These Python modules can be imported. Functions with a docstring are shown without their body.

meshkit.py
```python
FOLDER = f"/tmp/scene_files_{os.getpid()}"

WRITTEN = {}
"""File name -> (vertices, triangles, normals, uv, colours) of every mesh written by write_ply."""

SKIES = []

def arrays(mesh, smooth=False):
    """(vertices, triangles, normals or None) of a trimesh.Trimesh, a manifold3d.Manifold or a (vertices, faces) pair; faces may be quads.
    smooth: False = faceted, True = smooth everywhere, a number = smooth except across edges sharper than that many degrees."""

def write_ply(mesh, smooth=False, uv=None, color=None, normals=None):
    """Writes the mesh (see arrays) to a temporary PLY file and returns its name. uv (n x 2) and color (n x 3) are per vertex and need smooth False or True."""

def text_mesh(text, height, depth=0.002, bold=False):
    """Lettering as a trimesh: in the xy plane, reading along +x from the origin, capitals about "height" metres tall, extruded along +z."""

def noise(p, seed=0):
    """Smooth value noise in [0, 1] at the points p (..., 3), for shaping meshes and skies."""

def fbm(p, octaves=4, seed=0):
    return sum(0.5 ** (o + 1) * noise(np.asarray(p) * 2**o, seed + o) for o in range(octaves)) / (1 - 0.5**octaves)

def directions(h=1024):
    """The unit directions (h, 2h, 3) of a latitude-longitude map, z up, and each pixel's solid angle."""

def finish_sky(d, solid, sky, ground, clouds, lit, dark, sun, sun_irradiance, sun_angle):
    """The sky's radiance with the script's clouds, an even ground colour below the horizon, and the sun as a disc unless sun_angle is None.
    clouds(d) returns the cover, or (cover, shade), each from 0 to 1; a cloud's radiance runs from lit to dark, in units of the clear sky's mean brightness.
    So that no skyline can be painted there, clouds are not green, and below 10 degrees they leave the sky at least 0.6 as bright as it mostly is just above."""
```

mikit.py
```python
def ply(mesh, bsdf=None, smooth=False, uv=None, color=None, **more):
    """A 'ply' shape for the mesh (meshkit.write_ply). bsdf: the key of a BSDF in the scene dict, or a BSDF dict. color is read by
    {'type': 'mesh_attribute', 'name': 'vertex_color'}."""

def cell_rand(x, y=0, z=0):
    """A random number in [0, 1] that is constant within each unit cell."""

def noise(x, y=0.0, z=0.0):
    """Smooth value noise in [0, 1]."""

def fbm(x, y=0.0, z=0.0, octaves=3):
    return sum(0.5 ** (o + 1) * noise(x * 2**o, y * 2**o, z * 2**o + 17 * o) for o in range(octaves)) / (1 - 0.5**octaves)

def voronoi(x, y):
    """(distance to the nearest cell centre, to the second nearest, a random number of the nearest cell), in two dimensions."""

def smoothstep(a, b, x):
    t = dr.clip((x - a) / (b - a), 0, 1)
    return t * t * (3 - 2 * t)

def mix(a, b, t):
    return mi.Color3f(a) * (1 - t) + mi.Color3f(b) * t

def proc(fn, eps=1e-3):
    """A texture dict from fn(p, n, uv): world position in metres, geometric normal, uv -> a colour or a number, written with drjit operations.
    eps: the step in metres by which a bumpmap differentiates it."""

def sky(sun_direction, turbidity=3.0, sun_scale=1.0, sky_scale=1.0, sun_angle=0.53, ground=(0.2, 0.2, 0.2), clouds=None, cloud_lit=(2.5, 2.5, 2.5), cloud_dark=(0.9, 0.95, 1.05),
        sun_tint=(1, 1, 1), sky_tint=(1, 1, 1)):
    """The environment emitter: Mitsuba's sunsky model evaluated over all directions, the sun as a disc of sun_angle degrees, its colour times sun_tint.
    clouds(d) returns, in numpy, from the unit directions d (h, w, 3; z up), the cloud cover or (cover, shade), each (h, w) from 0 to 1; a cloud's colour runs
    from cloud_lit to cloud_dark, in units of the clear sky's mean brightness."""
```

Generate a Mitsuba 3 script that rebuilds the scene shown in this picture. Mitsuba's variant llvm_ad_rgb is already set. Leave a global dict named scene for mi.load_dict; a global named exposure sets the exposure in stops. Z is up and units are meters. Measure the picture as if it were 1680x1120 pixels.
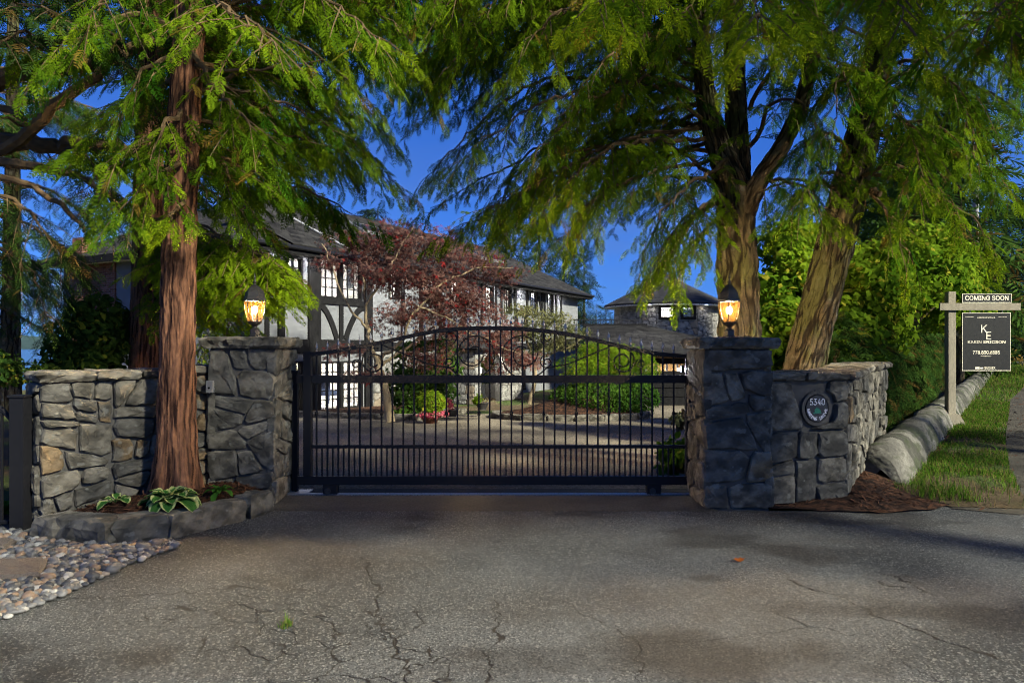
import math, random
import numpy as np, trimesh, mitsuba as mi, drjit as dr
import mikit, meshkit
from mikit import proc, noise, fbm, voronoi, cell_rand, smoothstep, mix
from shapely.geometry import Polygon, LineString, Point, box as sbox
from shapely.ops import split as ssplit
from scipy.spatial import Delaunay

T = mi.ScalarTransform4f
scene, labels = {}, {}
CAMZ, FP, PX, PY = 1.6, 1120.0, 840.0, 567.0      # eye height, focal length in photo pixels, principal point

# ------------------------------------------------------------------ camera, sky, sun, exposure
scene['camera'] = {'type': 'perspective', 'fov': math.degrees(2 * math.atan(840 / FP)), 'fov_axis': 'x',
                   'near_clip': 0.05, 'far_clip': 30000.0, 'principal_point_offset_y': -7 / 1120,
                   'to_world': T().look_at(origin=[0, 0, CAMZ], target=[0, 10, CAMZ], up=[0, 0, 1])}
SUN = (0.66, -0.55, 0.55)
def thin_cloud(d):
    """Faint streaks of cloud low over the horizon, all the way round."""
    e = np.degrees(np.arcsin(np.clip(d[..., 2], -1, 1)))
    a = np.arctan2(d[..., 0], d[..., 1])
    q = np.stack([a * 5, e * .45, np.sin(a * 2)], -1)
    n = meshkit.fbm(q, 4, 11)
    return np.clip((n - .42) * 2.4, 0, 1) * .45 * np.clip(1 - np.abs(e - 7) / 13, 0, 1)
scene['sky'] = mikit.sky(SUN, turbidity=2.6, sun_scale=1.95, sky_scale=0.96, sun_angle=4.0, clouds=thin_cloud, cloud_lit=(.85, 1.05, 1.35), cloud_dark=(.6, .8, 1.1),
                         sun_tint=(0.80, 0.97, 1.13), sky_tint=(0.18, 0.42, 1.05), ground=(0.10, 0.10, 0.09))
exposure = 2.25

# ------------------------------------------------------------------ helpers
used = {}
def key(name):
    if name not in used:
        used[name] = 0
        return name
    used[name] += 1
    k = f'{name}_{used[name]:03d}'
    used[k] = 0
    return k
def put(name, mesh, bsdf, smooth=False, uv=None, **more):
    k = key(name)
    scene[k] = mikit.ply(mesh, bsdf, smooth=smooth, uv=uv, **more)
    return k
def lab(k, label=None, cat=None, group=None, kind=None):
    d = labels.setdefault(k, {})
    for a, b in (('label', label), ('category', cat), ('group', group), ('kind', kind)):
        if b: d[a] = b
    return k
def at(x, y, d):                       # the point at depth d (metres along the street's normal) seen at photo position x, y
    return np.array([(x - PX) / FP * d, d, CAMZ - (y - PY) / FP * d])
def nrm(v):
    v = np.asarray(v, float)
    return v / np.maximum(np.linalg.norm(v, axis=-1, keepdims=True), 1e-12)
def sst(a, b, x):
    t = np.clip((np.asarray(x, float) - a) / (b - a), 0, 1)
    return t * t * (3 - 2 * t)

class MB:
    """Collects vertices and triangles of one mesh."""
    def __init__(self): self.v, self.f, self.uv, self.n = [], [], [], 0
    def add(self, v, f, uv=(0.5, 0.5)):
        v, f = np.asarray(v, float).reshape(-1, 3), np.asarray(f, int)
        if f.shape[1] == 4: f = np.vstack([f[:, [0, 1, 2]], f[:, [0, 2, 3]]])
        self.v.append(v); self.f.append(f + self.n)
        self.uv.append(np.broadcast_to(np.asarray(uv, float), (len(v), 2)))
        self.n += len(v)
        return self
    def obox(self, o, a, b, c, uv=(0.5, 0.5)):          # corner o, edge vectors a, b, c
        o, a, b, c = (np.asarray(x, float) for x in (o, a, b, c))
        if np.dot(np.cross(a, b), c) < 0: a, b = b, a
        v = [o, o + a, o + a + b, o + b, o + c, o + a + c, o + a + b + c, o + b + c]
        f = [[0, 3, 2, 1], [4, 5, 6, 7], [0, 1, 5, 4], [1, 2, 6, 5], [2, 3, 7, 6], [3, 0, 4, 7]]
        return self.add(v, f, uv)
    def box(self, x0, x1, y0, y1, z0, z1, uv=(0.5, 0.5)):
        return self.obox((x0, y0, z0), (x1 - x0, 0, 0), (0, y1 - y0, 0), (0, 0, z1 - z0), uv)
    def tube(self, p, r, sides=8, cap=True, uv=(0.5, 0.5), closed=False):
        p = np.asarray(p, float); n = len(p)
        r = np.broadcast_to(np.asarray(r, float), (n,))
        t = (np.roll(p, -1, 0) - np.roll(p, 1, 0)) if closed else np.gradient(p, axis=0)
        t = nrm(t)
        ref = np.array([0, 0, 1.0]) if abs(t[:, 2]).mean() < 0.8 else np.array([0, 1.0, 0])
        a = nrm(np.cross(t, ref)); b = np.cross(t, a)
        ang = np.arange(sides) * 2 * np.pi / sides + np.pi / sides
        v = p[:, None] + r[:, None, None] * (np.cos(ang)[None, :, None] * a[:, None] + np.sin(ang)[None, :, None] * b[:, None])
        m = n if closed else n - 1
        i, j = np.meshgrid(np.arange(m), np.arange(sides), indexing='ij')
        i2 = (i + 1) % n
        f = np.stack([i * sides + j, i2 * sides + j, i2 * sides + (j + 1) % sides, i * sides + (j + 1) % sides], -1).reshape(-1, 4)
        f = np.vstack([f[:, [0, 1, 2]], f[:, [0, 2, 3]]])
        v = v.reshape(-1, 3)
        if cap and not closed:
            v = np.vstack([v, p[:1], p[-1:]]); k = n * sides
            js = np.arange(sides); j2 = (js + 1) % sides
            f = np.vstack([f, np.stack([js * 0 + k, js, j2], 1), np.stack([js * 0 + k + 1, (n - 1) * sides + j2, (n - 1) * sides + js], 1)])
        return self.add(v, f, uv)
    def lathe(self, prof, c, sides=24, uv=(0.5, 0.5), phase=0.0):        # prof: (r, z) from bottom to top
        prof = np.asarray(prof, float); n = len(prof)
        ang = np.arange(sides) * 2 * np.pi / sides + phase
        v = np.stack([prof[:, None, 0] * np.cos(ang), prof[:, None, 0] * np.sin(ang), np.broadcast_to(prof[:, None, 1], (n, sides))], -1) + np.asarray(c, float)
        i, j = np.meshgrid(np.arange(n - 1), np.arange(sides), indexing='ij')
        f = np.stack([i * sides + j, i * sides + (j + 1) % sides, (i + 1) * sides + (j + 1) % sides, (i + 1) * sides + j], -1).reshape(-1, 4)
        return self.add(v.reshape(-1, 3), f, uv)
    def prism(self, poly, h, M, o=(0, 0, 0), uv=(0.5, 0.5)):        # shapely polygon extruded by h along M[2]; M = rows (u, v, n)
        for g in getattr(poly, 'geoms', [poly]):
            if g.is_empty or g.area < 1e-7: continue
            m = trimesh.creation.extrude_polygon(g, h, engine='earcut')
            self.add(np.asarray(m.vertices) @ np.asarray(M, float) + np.asarray(o, float), m.faces, uv)
        return self
    def mesh(self): return (np.vstack(self.v), np.vstack(self.f))
    def put(self, name, bsdf, smooth=False, uv=False, **more):
        if not self.v: return None
        u = np.vstack(self.uv) if uv else None
        if uv and smooth not in (True, False): smooth = False
        return put(name, self.mesh(), bsdf, smooth, u, **more)

def curve(pts, n):                    # Catmull-Rom through pts
    p = np.asarray(pts, float)
    p = np.vstack([2 * p[0] - p[1], p, 2 * p[-1] - p[-2]])
    m = len(p) - 3
    s = np.linspace(0, m - 1e-9, n); i = s.astype(int); t = (s - i)[:, None]
    a, b, c, d = p[i], p[i + 1], p[i + 2], p[i + 3]
    return 0.5 * (2 * b + (c - a) * t + (2 * a - 5 * b + 4 * c - d) * t ** 2 + (3 * b - a - 3 * c + d) * t ** 3)

def inst(tv, tf, P, X, Y, Z):         # copies of a template: rows of P origins, X, Y, Z scaled axes
    v = P[:, None] + tv[None, :, 0, None] * X[:, None] + tv[None, :, 1, None] * Y[:, None] + tv[None, :, 2, None] * Z[:, None]
    f = tf[None] + (np.arange(len(P)) * len(tv))[:, None, None]
    return v.reshape(-1, 3), f.reshape(-1, 3)

def sheet(poly, hfun, step, seed=0):  # a triangulated ground sheet inside a polygon
    rng = np.random.default_rng(seed)
    x0, y0, x1, y1 = poly.bounds
    gx, gy = np.meshgrid(np.arange(x0, x1, step), np.arange(y0, y1, step))
    g = np.stack([gx.ravel(), gy.ravel()], 1) + rng.uniform(-.25, .25, (gx.size, 2)) * step
    import shapely
    g = g[shapely.contains_xy(poly.buffer(-step * .4), g[:, 0], g[:, 1])]
    L = poly.exterior.length; n = max(int(L / step), 8)
    b = [poly.exterior.interpolate(s).coords[0] for s in np.arange(n) * L / n]
    b += list(poly.exterior.coords)[:-1]
    p = np.unique(np.vstack([g, np.array(b)]).round(5), axis=0)
    t = Delaunay(p).simplices
    c = p[t].mean(1)
    t = t[shapely.contains_xy(poly, c[:, 0], c[:, 1])]
    a = p[t]; cr = np.cross(a[:, 1] - a[:, 0], a[:, 2] - a[:, 0])
    t = np.where((cr > 0)[:, None], t, t[:, ::-1])
    return np.column_stack([p, hfun(p[:, 0], p[:, 1])]), t

# ------------------------------------------------------------------ materials
def P2(d): return {'type': 'twosided', 'bsdf': d}
def principled(color, rough=0.8, spec=0.3, metallic=0.0, **k):
    return {'type': 'principled', 'base_color': color if isinstance(color, dict) else {'type': 'rgb', 'value': list(color)}, 'roughness': rough, 'specular': spec, 'metallic': metallic, **k}
def bump(d, fn, scale, eps=1e-3):
    return {'type': 'bumpmap', 'arbitrary': proc(fn, eps), 'scale': scale, 'bsdf': d}
def mat(name, d):
    scene[name] = d
    return name

def seg(x, y, a, b):
    ax, ay, bx, by = *a, *b
    t = dr.clip(((x - ax) * (bx - ax) + (y - ay) * (by - ay)) / ((bx - ax) ** 2 + (by - ay) ** 2), 0, 1)
    return dr.sqrt(dr.square(x - ax - t * (bx - ax)) + dr.square(y - ay - t * (by - ay)))
def cracks(x, y):
    wx = x + 0.26 * (fbm(x * 2.3, y * 2.3, 3.0, 3) - .5) + .07 * (noise(x * 14, y * 14, 1.0) - .5) + .02 * (noise(x * 45, y * 45, 1.0) - .5)
    wy = y + 0.26 * (fbm(x * 2.3, y * 2.3, 9.0, 3) - .5) + .07 * (noise(x * 14, y * 14, 5.0) - .5) + .02 * (noise(x * 45, y * 45, 7.0) - .5)
    a, b, _ = voronoi(wx * .8 + 3.1, wy * .8)
    zone = smoothstep(.45, .6, noise(x * .55 + 7.3, y * .55 + 2.2, 4.0))
    w = .5 + noise(x * 7, y * 7, 2.0)
    big = (1 - smoothstep(.002 * w, .010 * w, b - a)) * smoothstep(.30, .50, noise(x * 1.3, y * 1.3, 8.0))
    a2, b2, _ = voronoi(wx * 3.4, wy * 3.4)
    zone2 = dr.exp(-dr.square((x + .75) / .70) - dr.square((y - 3.5) / .62)) + .7 * dr.exp(-dr.square((x + 1.7) / .7) - dr.square((y - 4.1) / .5)) + .5 * dr.exp(-dr.square((x - 2.6) / .5) - dr.square((y - 4.6) / .4))
    fine = (1 - smoothstep(.008 * w, .042 * w, b2 - a2)) * smoothstep(.38, .62, zone2 + .5 * (noise(x * 3, y * 3, 2.0) - .5))
    lines = dr.minimum(dr.minimum(seg(wx, wy, (-1.15, 5.2), (-.40, 3.1)), seg(wx, wy, (-.15, 4.3), (-.02, 3.2))), dr.minimum(seg(wx, wy, (-3.6, 4.2), (-1.3, 4.55)), seg(wx, wy, (1.9, 4.7), (2.5, 3.5))))
    line = 1 - smoothstep(.002 * w, .010 * w, lines)
    return dr.maximum(dr.maximum(big * (.25 + .75 * zone), fine), line)
def asphalt_col(p, n, uv):
    x, y = p.x, p.y
    wear = fbm(x * .7, y * .7, 2.0, 4)
    c = mix((.0315, .0325, .0325), (.068, .0695, .070), smoothstep(.3, .75, wear))
    _, _, r = voronoi(x * 120, y * 120)
    f, s, r2 = voronoi(x * 70 + 9, y * 70 + 3)
    f3, s3, r3 = voronoi(x * 38 + 2, y * 38 + 7)
    c = c * (.45 + 1.0 * r)
    c = mix(c, mix((.0990, .0957, .0891), (.2178, .2145, .2046), r), smoothstep(.70, .80, r2) * (1 - smoothstep(.22, .45, f)) * .85)
    c = mix(c, mix((.0726, .0693, .0660), (.1716, .1683, .1584), r2), smoothstep(.80, .86, r3) * (1 - smoothstep(.22, .40, f3)) * .8)
    stain = smoothstep(.52, .72, fbm(x * 1.1 + 20, y * 1.7 + 4, 6.0, 4))
    c = mix(c, c * mi.Color3f(.3300, .2970, .2706), stain * .8)
    fines = smoothstep(.5, .7, fbm(x * 2.6 + 3, y * 3.4 + 9, 1.0, 4)) * smoothstep(.45, .6, noise(x * .8 + 5, y * .8, 3.0))
    c = mix(c, (.0363, .0264, .0185), fines * .22)
    return mix(c, (.014, .011, .009), cracks(x, y) * .96)
def asphalt_h(p, n, uv):
    f, s, r = voronoi(p.x * 70 + 9, p.y * 70 + 3)
    return .6 * (1 - dr.minimum(f * 1.4, 1)) * (.3 + .7 * r) + .35 * cell_rand(dr.floor(p.x * 140), dr.floor(p.y * 140)) + .7 * fbm(p.x * 5, p.y * 5, 0.0, 3) - 2.2 * cracks(p.x, p.y)
mat('m_asphalt', P2(bump(principled(proc(asphalt_col), .75, .35), asphalt_h, .007, 2e-3)))
def agg_col(p, n, uv):
    _, _, r = voronoi(p.x * 38, p.y * 38)
    w = fbm(p.x * .6, p.y * .6, 1.0, 4)
    return mix((.085, .072, .054), (.170, .146, .110), smoothstep(.25, .8, w)) * (.55 + .8 * r)
mat('m_aggregate', P2(bump(principled(proc(agg_col), .85, .2), lambda p, n, uv: cell_rand(dr.floor(p.x * 60), dr.floor(p.y * 60)) + fbm(p.x * 20, p.y * 20, 0.0, 2), .004, 3e-3)))
def strip_col(p, n, uv):
    return mix((.0409, .0372, .0322), (.0713, .0657, .0583), fbm(p.x * 3, p.y * 6, 3.0, 4)) * (.7 + .6 * cell_rand(dr.floor(p.x * 90), dr.floor(p.y * 90)))
mat('m_strip', P2(bump(principled(proc(strip_col), .85, .2), lambda p, n, uv: fbm(p.x * 40, p.y * 40, 0.0, 3), .006, 2e-3)))

def stone_col(p, n, uv):
    q = p * 1.0
    w = fbm(q.x * 9 + uv.y * 40, q.y * 9, q.z * 9, 4)
    v = fbm(q.x * 42, q.y * 42, q.z * 42 + uv.y * 30, 3)
    grey = mix((.050, .046, .038), (.160, .146, .120), smoothstep(.28, .72, w))
    blue = mix((.044, .042, .037), (.112, .106, .093), smoothstep(.3, .75, w))
    tan = mix((.0868, .0620, .0372), (.2046, .1457, .0837), smoothstep(.3, .7, w))
    c = mix(grey, blue, smoothstep(.42, .48, uv.x) * (1 - smoothstep(.80, .82, uv.x)))
    patch = smoothstep(.82, .86, uv.x) * smoothstep(.36, .52, fbm(q.x * 5 + uv.y * 9, q.y * 5, q.z * 5, 2))
    c = mix(c, tan, patch)
    c = c * (.72 + .56 * v)
    lichen = smoothstep(.66, .74, fbm(q.x * 13, q.y * 13, q.z * 13 + 5, 3))
    return mix(c, (.1860, .1860, .1674), lichen * .45)
def stone_h(p, n, uv):
    r = dr.abs(fbm(p.x * 11 + uv.y * 7, p.y * 11, p.z * 14, 4) - .5) * 2
    return 1.2 * r + .7 * fbm(p.x * 60, p.y * 60, p.z * 60, 3)
mat('m_stone', P2(bump(principled(proc(stone_col), .88, .10), stone_h, .011, 2e-3)))
def pale_col(p, n, uv):
    w = fbm(p.x * 7 + uv.y * 40, p.y * 7, p.z * 7, 4)
    return mix(mix((.1080, .1044, .0972), (.2736, .2664, .2484), smoothstep(.25, .75, w)), (.2160, .1692, .1152), smoothstep(.82, .9, uv.x) * .8)
mat('m_stone_pale', P2(bump(principled(proc(pale_col), .8, .25), stone_h, .015, 4e-3)))
mat('m_mortar', P2(bump(principled(proc(lambda p, n, uv: mix((.0495, .0468, .0440), (.1045, .0990, .0908), fbm(p.x * 14, p.y * 14, p.z * 14, 4))), .9, .2),
                        lambda p, n, uv: fbm(p.x * 30, p.y * 30, p.z * 30, 4), .014, 2e-3)))
def conc_col(p, n, uv):
    w = fbm(p.x * 2.2, p.y * 2.2, p.z * 5, 4)
    s = fbm(p.x * 45, p.y * 45, p.z * 45, 2)
    c = mix((.0468, .0440, .0374), (.1293, .1221, .1045), smoothstep(.25, .75, w)) * (.6 + .8 * s)
    a = p.x * .594 + p.y * .805
    streak = smoothstep(.42, .62, fbm(a * 3.2 + fbm(p.z * 3, a * 1.0, 2.0, 2), p.z * .8, 4.0, 4))
    c = mix(c, (.0193, .0198, .0132), streak * .75)
    return mix(c, (.0275, .0341, .0143), smoothstep(.48, .66, fbm(p.x * 3 + 4, p.y * 3, p.z * 8, 4)) * .7)
mat('m_concrete', P2(bump(principled(proc(conc_col), .85, .25), lambda p, n, uv: fbm(p.x * 18, p.y * 18, p.z * 18, 5), .028, 2e-3)))
def paver_col(p, n, uv):
    return mix((.0720, .0570, .0468), (.1440, .1200, .0990), fbm(p.x * 6, p.y * 6, uv.x * 9, 4)) * (.75 + .5 * cell_rand(dr.floor(p.x * 160), dr.floor(p.y * 160)))
mat('m_paver', P2(bump(principled(proc(paver_col), .8, .3), lambda p, n, uv: fbm(p.x * 40, p.y * 40, p.z * 40, 3), .006, 2e-3)))
def pebble_col(p, n, uv):
    s = fbm(p.x * 40 + uv.y * 50, p.y * 40, p.z * 40, 3)
    c = mix((.0360, .0382, .0432), (.1512, .1476, .1440), smoothstep(.0, .55, uv.x))
    c = mix(c, (.1800, .1260, .0900), smoothstep(.60, .66, uv.x))
    c = mix(c, (.3024, .2952, .2772), smoothstep(.86, .9, uv.x))
    return c * (.75 + .5 * s)
mat('m_pebble', P2(principled(proc(pebble_col), .55, .4)))
def mulch_col(p, n, uv):
    w = fbm(p.x * 16, p.y * 16, p.z * 16, 4)
    return mix((.0112, .0062, .0043), (.0651, .0298, .0161), smoothstep(.3, .8, w)) * (.6 + .8 * cell_rand(dr.floor(p.x * 70), dr.floor(p.y * 45)))
mat('m_mulch', P2(bump(principled(proc(mulch_col), .9, .2), lambda p, n, uv: fbm(p.x * 35, p.y * 35, p.z * 35, 4), .03, 3e-3)))
mat('m_chip', P2(principled(proc(lambda p, n, uv: mix((.0217, .0099, .0062), (.1054, .0465, .0236), uv.x)), .85, .2)))
def soil_col(p, n, uv):
    w = fbm(p.x * 2.5, p.y * 2.5, 0.0, 4)
    g = smoothstep(.4, .62, fbm(p.x * 1.1, p.y * 1.1, 4.0, 3))
    return mix(mix((.035, .026, .016), (.085, .062, .036), w), (.03, .055, .012), g * .75) * (.6 + .8 * noise(p.x * 60, p.y * 60, 0.0))
mat('m_soil', P2(bump(principled(proc(soil_col), .95, .15), lambda p, n, uv: fbm(p.x * 30, p.y * 30, p.z * 9, 4), .03, 3e-3)))
mat('m_shoulder', P2(bump(principled(proc(lambda p, n, uv: mix((.030, .027, .022), (.066, .060, .050), fbm(p.x * 5, p.y * 5, 3.0, 6))), .95, .1), lambda p, n, uv: fbm(p.x * 40, p.y * 40, 1.0, 4), .01, 3e-3)))
mat('m_grass', {'type': 'principledthin', 'base_color': proc(lambda p, n, uv: mix(mix((.030, .080, .010), (.105, .20, .018), uv.x), (.17, .13, .05), smoothstep(.74, .82, uv.y))), 'roughness': .55, 'diff_trans': .7, 'eta': 1.35})

def bark_col(dark, light, moss):
    def fn(p, n, uv):
        s = fbm(uv.x * 42 + fbm(uv.x * 5, uv.y * 2, 1.0, 3) * 3, uv.y * 3.6, 2.0, 4)
        c = mix(dark, light, smoothstep(.28, .72, s)) * (.7 + .6 * fbm(p.x * 50, p.y * 50, p.z * 22, 2))
        if moss: c = mix(c, moss, smoothstep(.5, .7, fbm(p.x * 5, p.y * 5, p.z * 3, 4)) * .6)
        return c
    return fn
def bark_h(p, n, uv):
    return fbm(uv.x * 48 + fbm(uv.x * 6, uv.y * 2.2, 1.0, 3) * 3.2, uv.y * 4.2, 2.0, 4) + .3 * fbm(p.x * 60, p.y * 60, p.z * 30, 2)
def fissure(uv, p):
    x = uv.x * 17 + 2.6 * fbm(uv.x * 4, uv.y * 1.6, 5.0, 3)
    a = dr.abs(fbm(x, uv.y * 2.3, 1.0, 3) - .5) * 2
    b = dr.abs(fbm(x * 2.1 + 7, uv.y * 5.5, 4.0, 2) - .5) * 2
    return smoothstep(.02, .26, a) * (.55 + .45 * smoothstep(.02, .22, b))
def bark_plate(p, n, uv):
    return 1.0 * fissure(uv, p) + .4 * fbm(uv.x * 60, uv.y * 16, 2.0, 3) + .3 * fbm(p.x * 60, p.y * 60, p.z * 40, 2)
mat('m_bark_red', P2(bump(principled(proc(bark_col((.0245, .0094, .0058), (.1944, .0900, .0490), None)), .85, .2), bark_h, .025, 3e-3)))
def plate_col(p, n, uv):
    crack = fissure(uv, p)
    r = fbm(uv.x * 14, uv.y * 3.5, 8.0, 3)
    c = mix((.075, .058, .036), (.150, .125, .078), r) * (.65 + .7 * fbm(p.x * 45, p.y * 45, p.z * 30, 3))
    c = mix(c, (.17, .165, .13), smoothstep(.72, .82, noise(p.x * 16, p.y * 16, p.z * 11)) * .6)
    c = mix(c, (.070, .080, .022), smoothstep(.48, .66, fbm(p.x * 4, p.y * 4, p.z * 2, 4)) * .7)
    return mix((.014, .010, .007), c, crack)
mat('m_bark_grey', P2(bump(principled(proc(plate_col), .92, .15), bark_plate, .030, 3e-3)))
mat('m_twig', P2(principled(proc(lambda p, n, uv: mix((.0400, .0256, .0144), (.1520, .1000, .0480), fbm(p.x * 20, p.y * 20, p.z * 20, 3))), .85, .2)))
mat('m_pale_bark', P2(principled(proc(lambda p, n, uv: mix((.16, .12, .07), (.42, .34, .22), fbm(p.x * 9, p.y * 9, p.z * 5, 4))), .85, .2)))

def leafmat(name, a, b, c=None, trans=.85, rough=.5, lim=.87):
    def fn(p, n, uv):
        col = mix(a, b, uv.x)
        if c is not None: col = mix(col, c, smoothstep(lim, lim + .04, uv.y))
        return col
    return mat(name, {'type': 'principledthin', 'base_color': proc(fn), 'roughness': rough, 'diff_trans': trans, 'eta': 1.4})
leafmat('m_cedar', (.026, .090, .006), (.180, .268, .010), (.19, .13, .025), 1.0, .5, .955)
leafmat('m_cedar_dark', (.016, .040, .010), (.055, .105, .018), (.11, .07, .02), .6)
leafmat('m_far', (.012, .024, .014), (.030, .050, .022), None, .3)
leafmat('m_leaf_bright', (.065, .145, .010), (.21, .31, .020), (.30, .29, .03), 1.0)
leafmat('m_leaf_mid', (.020, .060, .010), (.075, .14, .018), None, .7)
leafmat('m_leaf_dark', (.018, .045, .010), (.060, .115, .020), (.12, .15, .02), .6, .35)
leafmat('m_maple', (.095, .046, .042), (.27, .155, .125), (.27, .028, .028), 1.0, .5, .88)
leafmat('m_olive', (.075, .085, .030), (.20, .195, .085), None, .7)
leafmat('m_flower', (.25, .02, .05), (.45, .10, .14), (.5, .4, .3), .5)
leafmat('m_dry', (.20, .05, .015), (.32, .09, .02), None, .4)
def hosta_fn(p, n, uv):
    e = dr.abs(uv.y - .5) * 2
    m = smoothstep(.60, .70, e + .12 * (noise(uv.x * 8, uv.y * 3, p.x * 9) - .5))
    rib = .85 + .15 * dr.sin(uv.y * 70)
    return mix(mix((.035, .12, .025), (.075, .19, .04), noise(p.x * 30, p.y * 30, 0.0)) * rib, (.40, .43, .17), m)
mat('m_hosta', {'type': 'principledthin', 'base_color': proc(hosta_fn), 'roughness': .4, 'diff_trans': .5, 'eta': 1.4})

mat('m_iron', P2(bump(principled((.010, .010, .012), .5, .22), lambda p, n, uv: fbm(p.x * 60, p.y * 60, p.z * 60, 2), .0012, 1e-3)))
mat('m_iron_tip', P2(principled((.30, .29, .28), .35, .5, .7)))
mat('m_galv', P2(principled((.35, .35, .36), .4, .5, .6)))
mat('m_lampmetal', P2(principled((.022, .020, .020), .42, .5)))
mat('m_lampglass', {'type': 'mask', 'opacity': .55, 'bsdf': {'type': 'principledthin', 'base_color': {'type': 'rgb', 'value': [.0018, .00095, .0003]}, 'roughness': .4, 'diff_trans': 1.5, 'eta': 1.4}})
def stucco_col(p, n, uv): return mix((.130, .136, .147), (.190, .196, .208), fbm(p.x * 3, p.y * 3, p.z * 3, 4))
mat('m_stucco', P2(bump(principled(proc(stucco_col), .9, .2), lambda p, n, uv: fbm(p.x * 5, p.y * 5, p.z * 14, 4), .035, 1e-2)))
mat('m_timber', P2(bump(principled(proc(lambda p, n, uv: mix((.006, .006, .0065), (.017, .0165, .0175), fbm(p.x * 9, p.y * 9, p.z * 4, 3))), .8, .08), lambda p, n, uv: fbm(p.x * 14, p.y * 14, p.z * 3, 3), .01, 4e-3)))
def roof_col(p, n, uv):
    row = dr.floor(uv.y / .16)
    r = cell_rand(dr.floor(uv.x / .32 + cell_rand(row) * 3), row)
    return mix((.0110, .0107, .0115), (.0310, .0300, .0300), r) * (.7 + .5 * fbm(p.x * 2, p.y * 2, p.z * 2, 3))
def roof_h(p, n, uv):
    row = uv.y / .16
    c = uv.x / .32 + cell_rand(dr.floor(row)) * 3
    e = dr.minimum(c - dr.floor(c), 1 - (c - dr.floor(c)))
    return (1 - (row - dr.floor(row))) - .5 * (1 - smoothstep(0.0, .06, e)) + .3 * cell_rand(dr.floor(c), dr.floor(row))
mat('m_roof', P2(bump(principled(proc(roof_col), .9, .08), roof_h, .035, 1e-2)))
mat('m_trim_white', P2(principled((.62, .62, .62), .5, .3)))
mat('m_trim_grey', P2(principled((.16, .16, .165), .6, .2)))
mat('m_interior', P2(principled((.78, .77, .75), .8, .2)))
mat('m_floorwood', P2(principled((.30, .22, .15), .5, .3)))
mat('m_furn_blue', P2(principled((.03, .045, .10), .7, .3)))
mat('m_furn_dark', P2(principled((.05, .045, .04), .7, .3)))
mat('m_curtain', P2(principled((.6, .6, .58), .9, .1)))
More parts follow.
